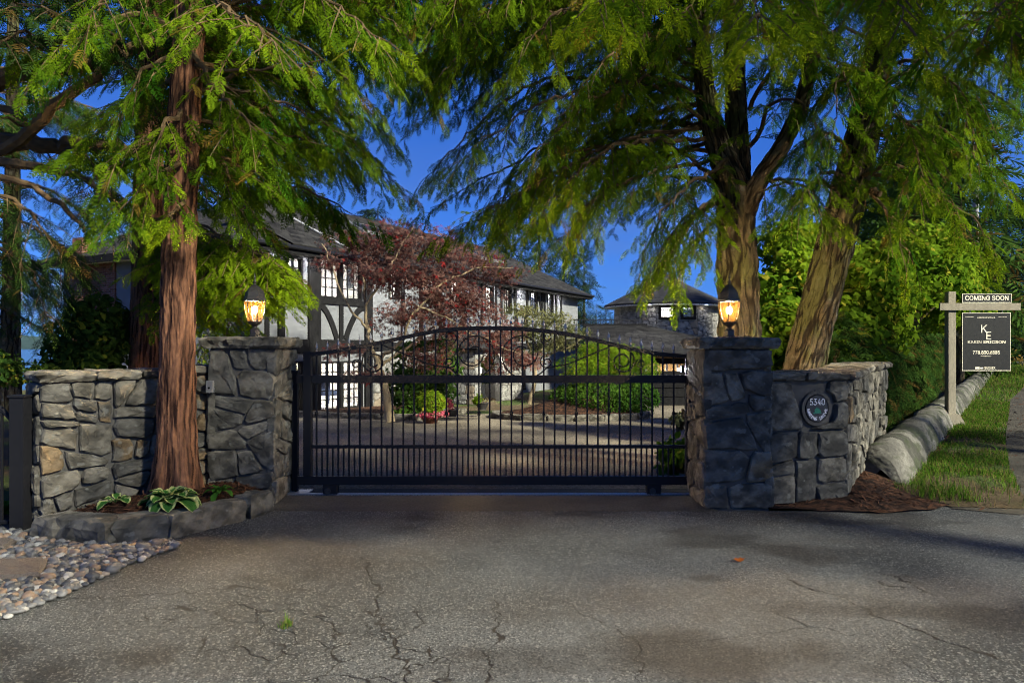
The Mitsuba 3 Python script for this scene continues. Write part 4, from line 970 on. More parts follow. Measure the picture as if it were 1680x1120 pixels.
hbox(MB(), EN0 + .301, EN1 - .301, .0, PN - .301, 1.39, 1.46).put(kh + '__porch_ceiling', 'm_interior')
kd_ = key(kh + '__door'); d0, d1 = doorhole[0], doorhole[1]
hbox(MB(), d0, d0 + .12, -.15, .0, ZB, 1.35).put(kd_ + '__frame', 'm_timber'); hbox(MB(), d1 - .12, d1, -.15, .0, ZB, 1.35).put(kd_ + '__frame', 'm_timber')
m = MB(); mid = (d0 + d1) / 2
for a, b in ((d0 + .12, mid - .01), (mid + .01, d1 - .12)):
    hbox(m, a, b, -.12, -.07, ZB + .15, 1.35)
    for z0, z1 in ((ZB + .3, ZB + .85), (ZB + .95, 1.2)): hbox(m, a + .12, b - .12, -.07, -.055, z0, z1)
m.put(kd_ + '__leaf', 'm_trim_white')
# wall lantern right of the porch and dark french doors further along
c = FH(EN1 + .4, .12, .75); m = MB(); m.lathe([(.0005, -.16), (.06, -.13), (.075, .1), (.09, .12), (.02, .2), (.0005, .24)], c, 8); m.put(kh + '__wall_lantern', 'm_lampmetal')
# left side: brick pier, brick panel, dark windows
side = lambda n, off=0: FH(T0 - off, n, 0)
def sdbox(nm, n0, n1, z0, z1, off0, off1, m_, uvs=False):
    a = FH(T0 - off1, n0, z0); m = MB(); 
    L = abs(n1 - n0)
    m.obox(a, HU * (off1 - off0), HN * (n1 - n0), UP * (z1 - z0))
    v = m.v[-1]; m.uv[-1] = np.column_stack([(v - a) @ HN + (v - a) @ HU, v[:, 2]])
    return m.put(kh + '__' + nm, m_, False, True)
sdbox('brick_pier', -8.6, -8.0, ZB, 5.3, .0, .35, 'm_brick', True); sdbox('brick_panel', -8.0 + .01, -6.6, 1.9, 4.4, .001, .05, 'm_brick', True)
for n0 in (-5.6, -3.2):
    k_ = sdbox('side_window', n0, n0 + 1.5, 2.2, 4.1, .001, .05, 'm_timber'); sdbox(k_[len(kh) + 2:] + '__pane', n0 + .12, n0 + 1.38, 2.32, 3.98, .051, .06, 'm_sign_black')
# furniture behind the ground floor windows
def furn(x, n, w, d_, h, m_, name):
    t = fz(x, 640)[0]; z = ZB + .33
    m = MB(); hbox(m, t, t + w, n, n + d_, z + .28, z + .45); hbox(m, t, t + w, n, n + .09, z + .451, z + h)
    for a in (0.0, w - .06):
        for b in (0.0, d_ - .06): hbox(m, t + a, t + a + .06, n + b, n + b + .06, z + .001, z + .279)
    k_ = m.put(name, m_); return k_
for i, (x, n, nm) in enumerate(((530, -1.6, 'left'), (548, -1.9, 'middle'), (571, -1.5, 'right'))):
    lab(furn(x, n, .62, .6, .95, 'm_furn_blue' if i != 1 else 'm_furn_dark', 'chair'), ['dark blue chair inside the lit ground floor window, near its left end', 'dark chair inside the lit ground floor window, between two blue chairs', 'dark blue chair inside the right half of the lit ground floor window'][i], 'chair')
kc_ = key('chandelier'); c = FH(fz(532, 620)[0], -2.0, .80); lab(kc_, 'small yellow lit pendant lamp inside the ground floor window', 'lamp')
m = MB(); m.lathe([(.0005, -.15), (.10, -.10), (.12, .03), (.05, .13), (.0005, .14)], c, 10); m.put(kc_ + '__shade', 'm_sign_white', emitter=emit((9, 6.2, 1.6)))
MB().tube([c + [0, 0, .141], c + [0, 0, ZF - .135 - c[2]]], .012, 5).put(kc_ + '__cord', 'm_iron')
# paving, flower bed and low kerb in front of the house
def path_box(name, pts, w, h, m_, label, cat, seed):
    """A low kerb of separate stones along a line."""
    k = key(name); lab(k, label, cat); r = np.random.default_rng(seed)
    c = curve(pts, 200); s = np.concatenate([[0], np.cumsum(np.linalg.norm(np.diff(c[:, :2], axis=0), axis=1))])
    p = 0
    while p < s[-1] - .3:
        L = r.uniform(.45, .9)
        a = np.array([np.interp(p + .01, s, c[:, 0]), np.interp(p + .01, s, c[:, 1])]); b = np.array([np.interp(min(p + L, s[-1]), s, c[:, 0]), np.interp(min(p + L, s[-1]), s, c[:, 1])])
        u = nrm(b - a); n_ = np.array([-u[1], u[0]]); g = float(G(*a))
        v, f = slab_mesh(Polygon([a, b, b + n_ * w, a + n_ * w]), g - .05, g + h + r.uniform(-.015, .015), r, .15, .012)
        put(k + '__stone', (v, f), 'm_stone', False, np.tile([r.uniform(0, .35), r.random()], (len(v), 1))); p += L
    return k
LK = [(-7.3, 19.9), (-6.3, 19.8), (-4.0, 18.8), (-2.35, 18.3), (-2.0, 20.4), (-1.4, 21.4)]
RK = [(-.5, 20.8), (-.6, 19.4), (.16, 18.35), (1.9, 17.95), (3.2, 18.45), (3.96, 19.35), (4.4, 21.5), (4.9, 24.5)]
path_box('bed_kerb', LK, .22, .17, 'm_stone', 'low stone kerb edging the planting bed below the house windows', 'kerb', 1)
path_box('bed_kerb', RK, .22, .17, 'm_stone', 'low stone kerb curving round the planted island left of the garage', 'kerb', 2)
LB = Polygon(LK + [tuple(FH(fz(741, 600)[0] - .9, .05, 0)[:2]), tuple(FH(T0, .05, 0)[:2])]).buffer(0)
lab(put('planting_bed', sheet(LB, lambda x, y: G(x, y) + .10, .5), 'm_mulch', True), 'dark planting bed between driveway and house', kind='structure')
RBED = Polygon(RK + [(5.0, 30), (2.2, 30), (1.2, 25), (.3, 22.5)]).buffer(0)
IH = lambda x, y: G(x, y) + .10 + .75 * sst(0, 3.2, np.array([RBED.exterior.distance(Point(a, b)) for a, b in zip(np.ravel(x), np.ravel(y))])) * (.7 + .6 * meshkit.fbm(np.stack([np.asarray(x) * .7, np.asarray(y) * .7, np.asarray(x) * 0], -1)))
lab(put('planting_bed', sheet(RBED, IH, .3), 'm_mulch', True), 'reddish mulched mound of the planted island right of the porch', kind='structure')

# ------------------------------------------------------------------ round stone tower and low garage at the right
kt = key('tower_house'); lab(kt, 'pale stone tower with dark conical roof and two lit windows, left of the right pillar', 'tower')
tc = np.array([at(1112, 567, 33)[0], 33.0 + 2.6]); TR = 2.62; tz0, tz1 = -1.6, at(0, 497, 33)[2]
nseg = 16
an = [math.radians(-90 + 360 / nseg * (i + .5)) for i in range(nseg)]
rr = np.random.default_rng(12)
for i in range(nseg):
    a0, a1 = an[i] - math.pi / nseg, an[i] + math.pi / nseg
    p0, p1 = tc + TR * np.array([math.cos(a0), math.sin(a0)]), tc + TR * np.array([math.cos(a1), math.sin(a1)])
    u = nrm(p1 - p0); L = np.linalg.norm(p1 - p0); nn_ = np.array([u[1], -u[0]])
    U3, N3 = np.append(u, 0), np.append(nn_, 0); H = tz1 - tz0
    wp = sbox(0, 0, L, H); win = None
    if i in (nseg - 1, 0):
        zt, zb = at(0, 502.5, 33)[2] - tz0, at(0, 521.5, 33)[2] - tz0
        win = sbox(.18, zb, L - .18, zt); wp = wp.difference(win)
    M_ = np.array([U3, UP, N3]); O = np.array([*p0, tz0])
    MB().prism(wp, .2, M_, O - N3 * .2).put(kt + '__wall', 'm_mortar')
    if N3[1] < .35: masonry(kt + '__stone_skin', wp if win is None else wp.difference(win.buffer(.05)), O, U3, UP, N3, .38, .05, rr, (.8, .05, .15), None, 'm_stone_pale')
    if win is not None:
        kw_ = key(kt + '__window'); x0, y0, x1, y1 = win.bounds
        fr = win.buffer(.07, join_style=2).difference(win.buffer(-.06, join_style=2)); MB().prism(fr, .12, M_, O - N3 * .03).put(kw_ + '__frame', 'm_timber')
        g = MB(); g.prism(sbox((x0 + x1) / 2 - .015, y0 + (y1 - y0) * .7, (x0 + x1) / 2 + .015, y1), .03, M_, O - N3 * .05); g.prism(sbox(x0, y0 + (y1 - y0) * .68, x1, y0 + (y1 - y0) * .7), .03, M_, O - N3 * .05); g.put(kw_ + '__muntin', 'm_iron')
        MB().prism(win, .006, M_, O - N3 * .06).put(kw_ + '__pane', 'm_pane')
m = MB(); m.lathe([(TR + .55, tz1 - .06), (TR + .58, tz1 + .02), (TR * .45, tz1 + 1.05), (.0005, tz1 + 1.75)], [*tc, 0], nseg * 2)
k_ = m.put(kt + '__roof', 'm_roof_plain', 25)
m = MB(); m.lathe([(.0005, tz1 - .10), (TR + .54, tz1 - .10), (TR + .545, tz1 - .061)], [*tc, 0], nseg * 2); m.put(kt + '__soffit', 'm_trim_white')
m = MB(); m.lathe([(.0005, tz1 - 1.6), (TR - .25, tz1 - 1.6)], [*tc, 0], nseg); m.put(kt + '__floor', 'm_interior')
m = MB(); m.lathe([(.9, tz1 - 1.59), (.9, tz1 - .12)], [tc[0], tc[1] + .8, 0], nseg); m.put(kt + '__inner_wall', 'm_interior')
m = MB(); an2 = np.arange(16) * np.pi / 8; c = np.array([tc[0] - .1, tc[1] - 1.0, tz1 - .14])
m.add(np.vstack([np.column_stack([c[0] + .9 * np.cos(an2), c[1] + .6 * np.sin(an2), np.full(16, c[2])]), c[None]]), [[(j + 1) % 16, j, 16] for j in range(16)])
m.put(kt + '__ceiling_light', 'm_trim_white', emitter=emit((4.5, 4.4, 4.2)))
for a in (-118, -62):
    c = np.array([*(tc + (TR + .32) * np.array([math.cos(math.radians(a)), math.sin(math.radians(a))])), tz1 - .102]); m = MB(); an2 = np.arange(10) * np.pi / 5
    m.add(np.vstack([np.column_stack([c[0] + .07 * np.cos(an2), c[1] + .07 * np.sin(an2), np.full(10, c[2])]), c[None]]), [[(j + 1) % 10, j, 10] for j in range(10)])
    m.put(kt + '__downlight', 'm_trim_white', emitter=emit((26, 25, 24)))
# garage wing: dark mono-pitch roof towards the drive
kg2 = key('garage'); lab(kg2, 'low dark garage with wide sloping roof and lit interior right of the driveway island', 'garage')
def plane_poly(nm, P, m_, th=.1, nx=None):
    P = np.array(P, float); u_ = nrm(P[1] - P[0]); nn_ = nrm(np.cross(P[1] - P[0], P[-1] - P[0])); w_ = np.cross(nn_, u_)
    uv = np.stack([(P - P[0]) @ u_, (P - P[0]) @ w_], 1); k = len(P); f = [[0, i, i + 1] for i in range(1, k - 1)]
    m = MB(); m.add(P, f); m.uv[-1] = uv; B = P - nn_ * th; m.add(B, [q[::-1] for q in f]); m.uv[-1] = uv
    for i in range(k): j = (i + 1) % k; m.add([P[i], B[i], B[j], P[j]], [[0, 1, 2, 3]]); m.uv[-1] = np.zeros((4, 2))
    return m.put(kg2 + '__' + nm, m_, False, True)
plane_poly('roof', [at(960, 572, 26), at(1300, 590, 26), at(1240, 572, 29.5), at(1062, 534, 31.5), at(962, 534, 31.5)], 'm_roof', .14)
plane_poly('roof_parapet', [at(958, 537, 31.5), at(1062, 537, 31.5), at(1062, 531, 31.5), at(958, 531, 31.5)], 'm_timber', .15)
gz0, gz1 = -1.1, at(0, 588, 26.6)[2]
gx0, gx1 = at(960, 0, 26.6)[0], at(1300, 0, 26.6)[0]
go0, go1 = at(1060, 0, 26.6)[0], at(1128, 0, 26.6)[0]
wp = sbox(gx0, gz0, gx1, gz1).difference(sbox(go0, at(0, 613, 26.6)[2], go1, at(0, 597, 26.6)[2]))
MB().prism(wp, .18, [[1, 0, 0], [0, 0, 1], [0, -1, 0]], (0, 26.78, 0)).put(kg2 + '__wall', 'm_timber')
kw_ = key(kg2 + '__window'); ya, yb = at(0, 613, 26.6)[2], at(0, 597, 26.6)[2]
m = MB()
for i in range(5): x = go0 + (go1 - go0) * i / 4; m.box(x - .03, x + .03, 26.56, 26.70, ya, yb)
m.put(kw_ + '__frame', 'm_trim_white')
for i in range(4): x0_, x1_ = go0 + (go1 - go0) * i / 4 + .03, go0 + (go1 - go0) * (i + 1) / 4 - .03; MB().add([(x0_, 26.62, ya), (x1_, 26.62, ya), (x1_, 26.62, yb), (x0_, 26.62, yb)], [[0, 1, 2, 3]]).put(kw_ + '__pane', 'm_pane')
MB().box(gx0 + .3, gx1 - .3, 29.0, 29.1, gz0, gz1 + .2).put(kg2 + '__inner_wall', 'm_floorwood')
MB().add([(go0 - .3, 26.9, yb + .12), (go0 - .3, 28.4, yb + .12), (go1 + .3, 28.4, yb + .12), (go1 + .3, 26.9, yb + .12)], [[0, 1, 2, 3]]).put(kg2 + '__ceiling_light', 'm_trim_white', emitter=emit((4.5, 3.4, 1.9)))
for i in range(5):
    z0_ = gz0 + .05 + i * .34; MB().box(go0 - .2, go1 + .15, 26.52, 26.595, z0_, z0_ + .31).put(kg2 + '__door_panel', 'm_timber')
# deck railing above the garage
kf = key('deck_railing'); lab(kf, 'thin dark metal railing along the roof edge left of the tower', 'railing')
MB().tube([at(940, 525, 31.8), at(1054, 525, 31.8)], .025, 5).put(kf + '__top_rail', 'm_iron')
MB().tube([at(940, 532.5, 31.8), at(1054, 532.5, 31.8)], .02, 5).put(kf + '__bottom_rail', 'm_iron')
for x in np.arange(942, 1054, 4.4):
    a, b = at(x, 533, 31.8), at(x, 522.5, 31.8); MB().box(a[0] - .012, a[0] + .012, 31.79, 31.81, a[2], b[2]).put(kf + '__baluster', 'm_iron')
# ------------------------------------------------------------------ foliage templates
def frond_template(K=8, sub=1, seed=0, droop=.18):
    r = np.random.default_rng(seed); V, F = [], []
    def kite(o, d, l, w):
        d = nrm(d); s = np.array([-d[1], d[0], 0]); k = len(V)
        V.extend([o, o + d * l * .45 + s * w, o + d * l, o + d * l * .45 - s * w]); F.extend([[k, k + 1, k + 2], [k, k + 2, k + 3]])
    kite(np.zeros(3), np.array([1., 0, 0]), 1.0, .018)
    for i in range(K):
        t = .10 + .82 * i / (K - 1); L = .46 * (1 - t) ** .65 * (.55 + .45 * min(1, t * 3.2)) + .05
        for sg in (1, -1):
            l = L * r.uniform(.8, 1.15); a = math.radians(r.uniform(38, 52)) * sg; o = np.array([t + r.uniform(-.02, .02), 0, 0]); d = np.array([math.cos(a), math.sin(a), 0])
            kite(o, d, l, .026 + .022 * l)
            for j in range(sub):
                q = o + d * l * (.42 + .22 * j)
                for s2 in ((1, -1) if l > .34 else (sg,)):
                    a2 = a + s2 * math.radians(38); kite(q, np.array([math.cos(a2), math.sin(a2), 0]), l * (.40 - .08 * j), .020)
    v = np.array(V); v[:, 2] = -droop * v[:, 0] ** 2 - .25 * v[:, 1] ** 2 + r.normal(0, .012, len(v))
    return v, np.array(F)
FINE = [frond_template(7, 1, s) for s in (1, 2, 3)]
MID = [frond_template(6, 0, s) for s in (4, 5)]
COARSE = [frond_template(4, 0, s) for s in (6, 7)]

class Tree:
    def __init__(self, name, label, bark, leaf, tpl=FINE, seed=0, group=None, cat='tree'):
        self.k = key(name); lab(self.k, label, cat, group); self.bark, self.leaf, self.tpl = bark, leaf, tpl
        self.r = np.random.default_rng(seed); self.wood, self.P, self.X, self.Y, self.S, self.tone = MB(), [], [], [], [], []
    def trunk(self, pts, radii, flute=.10, sides=44, n=150, part='trunk', flare=0.0, smooth=True):
        c = curve(pts, n); s = np.concatenate([[0], np.cumsum(np.linalg.norm(np.diff(c, axis=0), axis=1))])
        R = np.interp(np.linspace(0, 1, n), np.linspace(0, 1, len(radii)), radii)
        t = nrm(np.gradient(c, axis=0)); a = nrm(np.cross(t, [0, 1, 0.01])); b = np.cross(t, a)
        ang = np.arange(sides + 1) * 2 * np.pi / sides + np.pi / 2
        seed = int(self.r.integers(1000))
        q = np.stack([np.broadcast_to(np.cos(ang) * 2.6, (n, sides + 1)), np.broadcast_to(np.sin(ang) * 2.6, (n, sides + 1)), np.broadcast_to(s[:, None] * .55, (n, sides + 1))], -1)
        q2 = q * [3.2, 3.2, 1.6]
        q3 = np.stack([np.broadcast_to(np.cos(ang) * R[0] * 24, (n, sides + 1)), np.broadcast_to(np.sin(ang) * R[0] * 24, (n, sides + 1)), np.broadcast_to(s[:, None] * 3.6, (n, sides + 1))], -1)
        q3[..., :2] += 1.6 * (meshkit.fbm(q * [1, 1, 2.5], 2, seed + 8)[..., None] - .5)
        d = flute * .7 * (meshkit.fbm(q, 3, seed) - .5) * 2 + flute * .35 * (np.abs(meshkit.noise(q2, seed + 5) - .5) * 2 - .4) - .014 / R.mean() * (1 - np.abs(meshkit.fbm(q3, 2, seed + 6) - .5) * 4).clip(-1, 1)
        fl = flare * np.exp(-s / .30)[:, None] * (1 + .9 * np.sin(ang * 5 + seed))
        rr = R[:, None] * (1 + d + fl)
        v = c[:, None] + rr[..., None] * (np.cos(ang)[None, :, None] * a[:, None] + np.sin(ang)[None, :, None] * b[:, None])
        i, j = np.meshgrid(np.arange(n - 1), np.arange(sides), indexing='ij'); k = i * (sides + 1) + j
        f = np.stack([k, k + 1, k + sides + 2, k + sides + 1], -1).reshape(-1, 4); f = np.vstack([f[:, [0, 1, 2]], f[:, [0, 2, 3]]])
        uv = np.stack([np.broadcast_to(ang * R.mean(), (n, sides + 1)), np.broadcast_to(s[:, None], (n, sides + 1))], -1).reshape(-1, 2)
        put(self.k + '__' + part, (v.reshape(-1, 3), f), self.bark, smooth, uv)
        self.last = (c, R)
        return c
    def limb(self, pts, r0, r1, n=24, sides=7):
        c = curve(pts, n); c = c + np.r_[[[0, 0, 0]], self.r.normal(0, r0 * .18, (n - 1, 3))]
        self.wood.tube(c, np.linspace(r0, r1, n), sides); return c
    def bough(self, pts, r0=.03, tl=.55, step=.11, fs=.30, droop=.5, dens=1.0, s0=.12, tone=0.0):
        r = self.r; L = np.linalg.norm(np.diff(np.asarray(pts, float), axis=0), axis=1).sum()
        n = max(6, int(L / step)); c = curve(pts, n + 1); c[1:-1] += r.normal(0, .02, (n - 1, 3))
        self.wood.tube(c, np.linspace(r0, .004, n + 1), 5, cap=False)
        t = nrm(np.gradient(c, axis=0)); sg = 1
        for i in range(int(n * s0), n + 1):
            s = i / n; sg = -sg
            if r.random() > dens: continue
            side = nrm(np.cross(t[i], [0, 0, 1.0])) * sg
            l = tl * (.35 + .65 * math.sin(math.pi * min(1, .12 + s * .8))) * r.uniform(.6, 1.3)
            d = nrm(side * r.uniform(.5, 1.0) + t[i] * r.uniform(.35, .9) + np.array([0, 0, -1]) * droop * r.uniform(.3, 1.2))
            if i == n: d, l = nrm(t[i] + np.array([0, 0, -.4 * droop])), tl * .6
            m = max(2, int(l / .066)); u = np.linspace(.12, 1, m)
            q = c[i] + d * l * u[:, None] + np.array([0, 0, -1.0]) * (droop * .35 * l) * (u ** 2)[:, None]
            dt = nrm(d + np.array([0, 0, -1.0]) * (droop * .7) * u[:, None])
            if l > .25: self.wood.tube(np.vstack([c[i], q[m // 2], q[-1]]), [.007, .005, .003], 3, cap=False)
            s2 = nrm(np.cross(dt, [0, 0, 1.0])) * np.where(np.arange(m) % 2, 1, -1)[:, None]
            X = nrm(dt * r.uniform(.4, 1, (m, 1)) + s2 * r.uniform(.2, .9, (m, 1)) + np.array([0, 0, -1.0]) * droop * r.uniform(.1, 1.1, (m, 1)) + r.normal(0, .12, (m, 3)))
            N = nrm(np.array([0, 0, 1.0]) + r.normal(0, .45, (m, 3)) + s2 * .3)
            Y = nrm(np.cross(N, X))
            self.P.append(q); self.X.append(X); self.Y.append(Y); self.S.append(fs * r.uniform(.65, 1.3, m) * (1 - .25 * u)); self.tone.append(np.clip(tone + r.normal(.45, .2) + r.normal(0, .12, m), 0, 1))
    def auto(self, base, zr, n, L, az=(0, 360), up=.1, sag=.5, keep=None, **k):
        """n boughs leaving the trunk (a curve) at heights zr, spread over the azimuths az."""
        r = self.r
        for i in range(n):
            z = r.uniform(*zr); j = int(np.argmin(np.abs(base[:, 2] - z))); p = base[j].copy(); p[2] = z
            a = math.radians(r.uniform(*az)); l = r.uniform(*L); h = np.array([math.cos(a), math.sin(a), 0])
            pts = [p, p + h * l * .35 + [0, 0, up * l * .6], p + h * l * .7 + [0, 0, up * l * .5 - sag * l * .12], p + h * l + [0, 0, up * l * .3 - sag * l * .35]]
            if keep is not None and not keep(pts): continue
            self.bough(pts, r0=.014 + .012 * l, **k)
    def done(self, foliage='foliage', wood='branches'):
        if self.wood.v: put(self.k + '__' + wood, self.wood.mesh(), 'm_twig', 40)
        if self.P:
            P, X, Y, S, tn = (np.concatenate(x) for x in (self.P, self.X, self.Y, self.S, self.tone))
            Z = np.cross(X, Y); pick = self.r.integers(len(self.tpl), size=len(P)); V, F, U, n = [], [], [], 0
            for j, (tv, tf) in enumerate(self.tpl):
                g = np.flatnonzero(pick == j)
                if not len(g): continue
                v, f = inst(tv, tf, P[g], X[g] * S[g, None], Y[g] * S[g, None], Z[g] * S[g, None])
                V.append(v); F.append(f + n); n += len(v); U.append(np.repeat(np.column_stack([tn[g], self.r.random(len(g))]), len(tv), 0))
            put(self.k + '__' + foliage, (np.vstack(V), np.vstack(F)), self.leaf, False, np.vstack(U))
            TRI.append((self.k, len(P), sum(map(len, F))))
TRI = []
def inview(p, m=0):                          # position in the photo, for keeping sky gaps open where the crowns leave them
    return PX + FP * p[0] / max(p[1], .1), PY - FP * (p[2] - CAMZ) / max(p[1], .1)

# red cedar in front of the left wall
t1 = Tree('cedar_tree', 'tall red-barked cedar with straight trunk in the raised bed before the left wall', 'm_bark_red', 'm_cedar', seed=1, group=None)
b1 = t1.trunk([at(287, 812, 6.45), at(290, 640, 6.45), at(294, 400, 6.45), at(303, 180, 6.45), at(312, 0, 6.45), at(318, -300, 6.45), at(322, -900, 6.45)], [.182, .168, .157, .148, .138, .125, .09], flute=.05, sides=120, n=420, flare=.32)
for q in ([(318, 106, 6.4), (380, 114, 6.2), (450, 110, 6.0), (530, 98, 5.9)],):
    t1.bough([at(*p) for p in q], .022, .35, .2, .24, .6, .35, s0=.55)
B = [([(310, -90, 6.4), (430, -60, 5.9), (540, 0, 5.5), (640, 70, 5.3)], {}), ([(312, 30, 6.4), (420, 40, 6.5), (520, 90, 6.6), (600, 160, 6.6)], {}),
     ([(306, 120, 6.4), (400, 150, 6.8), (500, 185, 7.1), (590, 240, 7.2)], {}), ([(302, 190, 6.4), (380, 210, 6.9), (460, 215, 7.2), (570, 250, 7.5)], {}),
     ([(300, 230, 6.4), (360, 260, 6.9), (420, 280, 7.3), (480, 310, 7.6)], {}), ([(300, 40, 6.4), (220, 30, 6.2), (130, 60, 6.0), (60, 120, 5.9)], {}),
     ([(300, 130, 6.4), (240, 150, 6.8), (190, 180, 7.2), (150, 230, 7.4)], {}), ([(298, 210, 6.4), (250, 225, 6.2), (200, 255, 6.0), (170, 300, 5.9)], {}),
     ([(298, 270, 6.35), (270, 280, 6.1), (235, 300, 5.9), (205, 335, 5.8)], {}), ([(300, 330, 6.3), (290, 345, 6.05), (280, 362, 5.9)], dict(tl=.3, fs=.26, tone=.3)),
     ([(312, -20, 6.4), (350, 0, 5.6), (400, 30, 5.0), (450, 70, 4.6)], dict(fs=.18)), ([(308, 60, 6.4), (340, 90, 7.2), (390, 130, 8.0), (450, 190, 8.6)], {}),
     ([(306, -60, 6.4), (250, -60, 5.6), (190, -20, 5.1), (150, 20, 4.9)], dict(fs=.18)), ([(312, 80, 6.4), (360, 150, 6.2), (400, 190, 6.1), (440, 250, 6.0)], {}),
     ([(310, 0, 6.4), (480, 30, 7.2), (580, 70, 7.8), (680, 120, 8.2)], {}),
     ([(318, 60, 6.4), (420, 10, 7.0), (500, 40, 7.4), (560, 110, 7.6)], {}), ([(318, 150, 6.4), (420, 120, 7.4), (500, 160, 7.9), (540, 230, 8.2)], {}),
     ([(298, 90, 6.3), (260, 100, 6.2), (225, 130, 6.1), (200, 190, 6.05)], {}), ([(298, 180, 6.35), (270, 200, 6.1), (255, 235, 6.0), (245, 290, 5.95)], {}),
     ([(318, 210, 6.4), (350, 250, 6.5), (385, 300, 6.6), (400, 360, 6.7)], dict(tone=.1))]
B += [([(312, -60, 6.4), (440, -80, 6.6), (560, -20, 6.8), (660, 50, 6.9)], {}), ([(310, 20, 6.4), (430, -10, 7.2), (560, 20, 7.8), (680, 90, 8.2)], {}), ([(306, 100, 6.4), (430, 110, 7.4), (540, 150, 8), (640, 230, 8.4)], dict(tone=.1)),
      ([(304, 140, 6.4), (440, 180, 7.6), (560, 220, 8.3), (650, 300, 8.8)], dict(tone=.15)), ([(300, 220, 6.4), (400, 250, 7.6), (480, 245, 8.2), (590, 270, 8.6)], dict(tone=.15)), ([(312, -30, 6.4), (420, -60, 7.2), (520, -40, 7.8), (600, 30, 8.2)], {}), ([(308, 70, 6.4), (400, 90, 7.6), (480, 110, 8.2), (560, 170, 8.6)], {})]
B += [([(315, -100, 6.4), (450, -130, 6.2), (580, -90, 6.1), (720, 0, 6.1)], {}), ([(312, -20, 6.4), (470, -30, 8), (620, 10, 8.8), (740, 70, 9.2)], {})]
B += [([(315, -60, 6.4), (470, -90, 7.2), (620, -40, 7.6), (760, 60, 7.8)], {}), ([(312, 10, 6.4), (470, 0, 7.0), (600, 50, 7.3), (700, 140, 7.4)], dict(dens=.8))]
for q, k in B: t1.bough([at(*p) for p in q], **{**dict(r0=.028, tl=.6, fs=.235, droop=.5), **k})
t1.auto(b1, (5.4, 9.0), 22, (1.6, 3.4), fs=.30, step=.16, droop=.5)
t1.done()

# second cedar behind the left wall, low boughs lit by the lantern
t2 = Tree('cedar_tree', 'cedar behind the left wall with low boughs glowing green beside the left lantern', 'm_bark_red', 'm_cedar', seed=2)
b2 = t2.trunk([at(236, 700, 9.6), at(240, 560, 9.6), at(243, 400, 9.6), at(246, 200, 9.6), at(248, -50, 9.6), at(250, -500, 9.6)], [.235, .22, .205, .19, .16, .11], flute=.08, sides=110, n=260)
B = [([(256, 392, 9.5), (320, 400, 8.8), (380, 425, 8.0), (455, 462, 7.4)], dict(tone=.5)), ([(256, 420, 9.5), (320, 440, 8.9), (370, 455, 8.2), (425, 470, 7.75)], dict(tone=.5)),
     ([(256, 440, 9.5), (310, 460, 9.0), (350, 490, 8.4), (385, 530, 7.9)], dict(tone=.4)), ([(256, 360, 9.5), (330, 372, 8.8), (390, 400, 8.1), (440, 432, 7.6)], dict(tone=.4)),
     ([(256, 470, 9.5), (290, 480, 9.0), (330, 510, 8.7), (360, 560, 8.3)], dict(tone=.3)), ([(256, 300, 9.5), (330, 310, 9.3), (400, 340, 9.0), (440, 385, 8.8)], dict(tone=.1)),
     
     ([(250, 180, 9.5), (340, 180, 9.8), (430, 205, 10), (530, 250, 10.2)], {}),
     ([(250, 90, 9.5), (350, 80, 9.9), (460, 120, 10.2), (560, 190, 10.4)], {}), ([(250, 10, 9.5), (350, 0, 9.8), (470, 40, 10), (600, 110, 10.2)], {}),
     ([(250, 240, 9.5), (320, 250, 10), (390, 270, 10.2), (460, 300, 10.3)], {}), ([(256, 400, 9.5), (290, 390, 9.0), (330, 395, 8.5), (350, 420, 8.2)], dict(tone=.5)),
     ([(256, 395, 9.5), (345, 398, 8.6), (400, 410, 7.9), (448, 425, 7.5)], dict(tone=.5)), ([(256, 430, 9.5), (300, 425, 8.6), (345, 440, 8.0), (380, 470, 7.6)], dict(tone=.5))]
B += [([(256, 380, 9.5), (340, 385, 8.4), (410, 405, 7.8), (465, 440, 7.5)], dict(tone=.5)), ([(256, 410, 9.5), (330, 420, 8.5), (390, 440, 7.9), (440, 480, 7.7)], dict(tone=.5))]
for q, k in B: t2.bough([at(*p) for p in q], **{**dict(r0=.028, tl=.62, fs=.25, droop=.45), **k})
t2.auto(b2, (3.6, 8.0), 24, (1.5, 3.2), az=(-120, 120), fs=.36, step=.15, droop=.6)
t2.done()

# big many-stemmed cedar behind the right pillar
t3 = Tree('cedar_tree', 'large cedar with several upright stems rising behind the right gate pillar and its lantern', 'm_bark_grey', 'm_cedar', seed=3)
b3 = t3.trunk([at(1214, 720, 8.7), at(1213, 560, 8.7), at(1210, 420, 8.7), at(1204, 320, 8.7), at(1182, 250, 8.8), at(1160, 170, 8.9), at(1150, 60, 9), at(1146, -150, 9), at(1140, -500, 9)], [.278, .266, .255, .225, .165, .135, .12, .10, .07], flute=.12, sides=130, n=320)
st = t3.trunk([at(1215, 345, 8.75), at(1210, 230, 8.9), at(1206, 120, 9.0), at(1200, -100, 9), at(1196, -450, 9)], [.17, .155, .14, .12, .08], flute=.12, sides=28, n=100, part='stem')
st2 = t3.trunk([at(1222, 350, 8.6), at(1250, 290, 8.5), at(1283, 240, 8.4), at(1320, 150, 8.3), at(1345, 0, 8.3), at(1360, -250, 8.4)], [.14, .12, .11, .095, .08, .05], flute=.10, sides=24, n=100, part='stem')
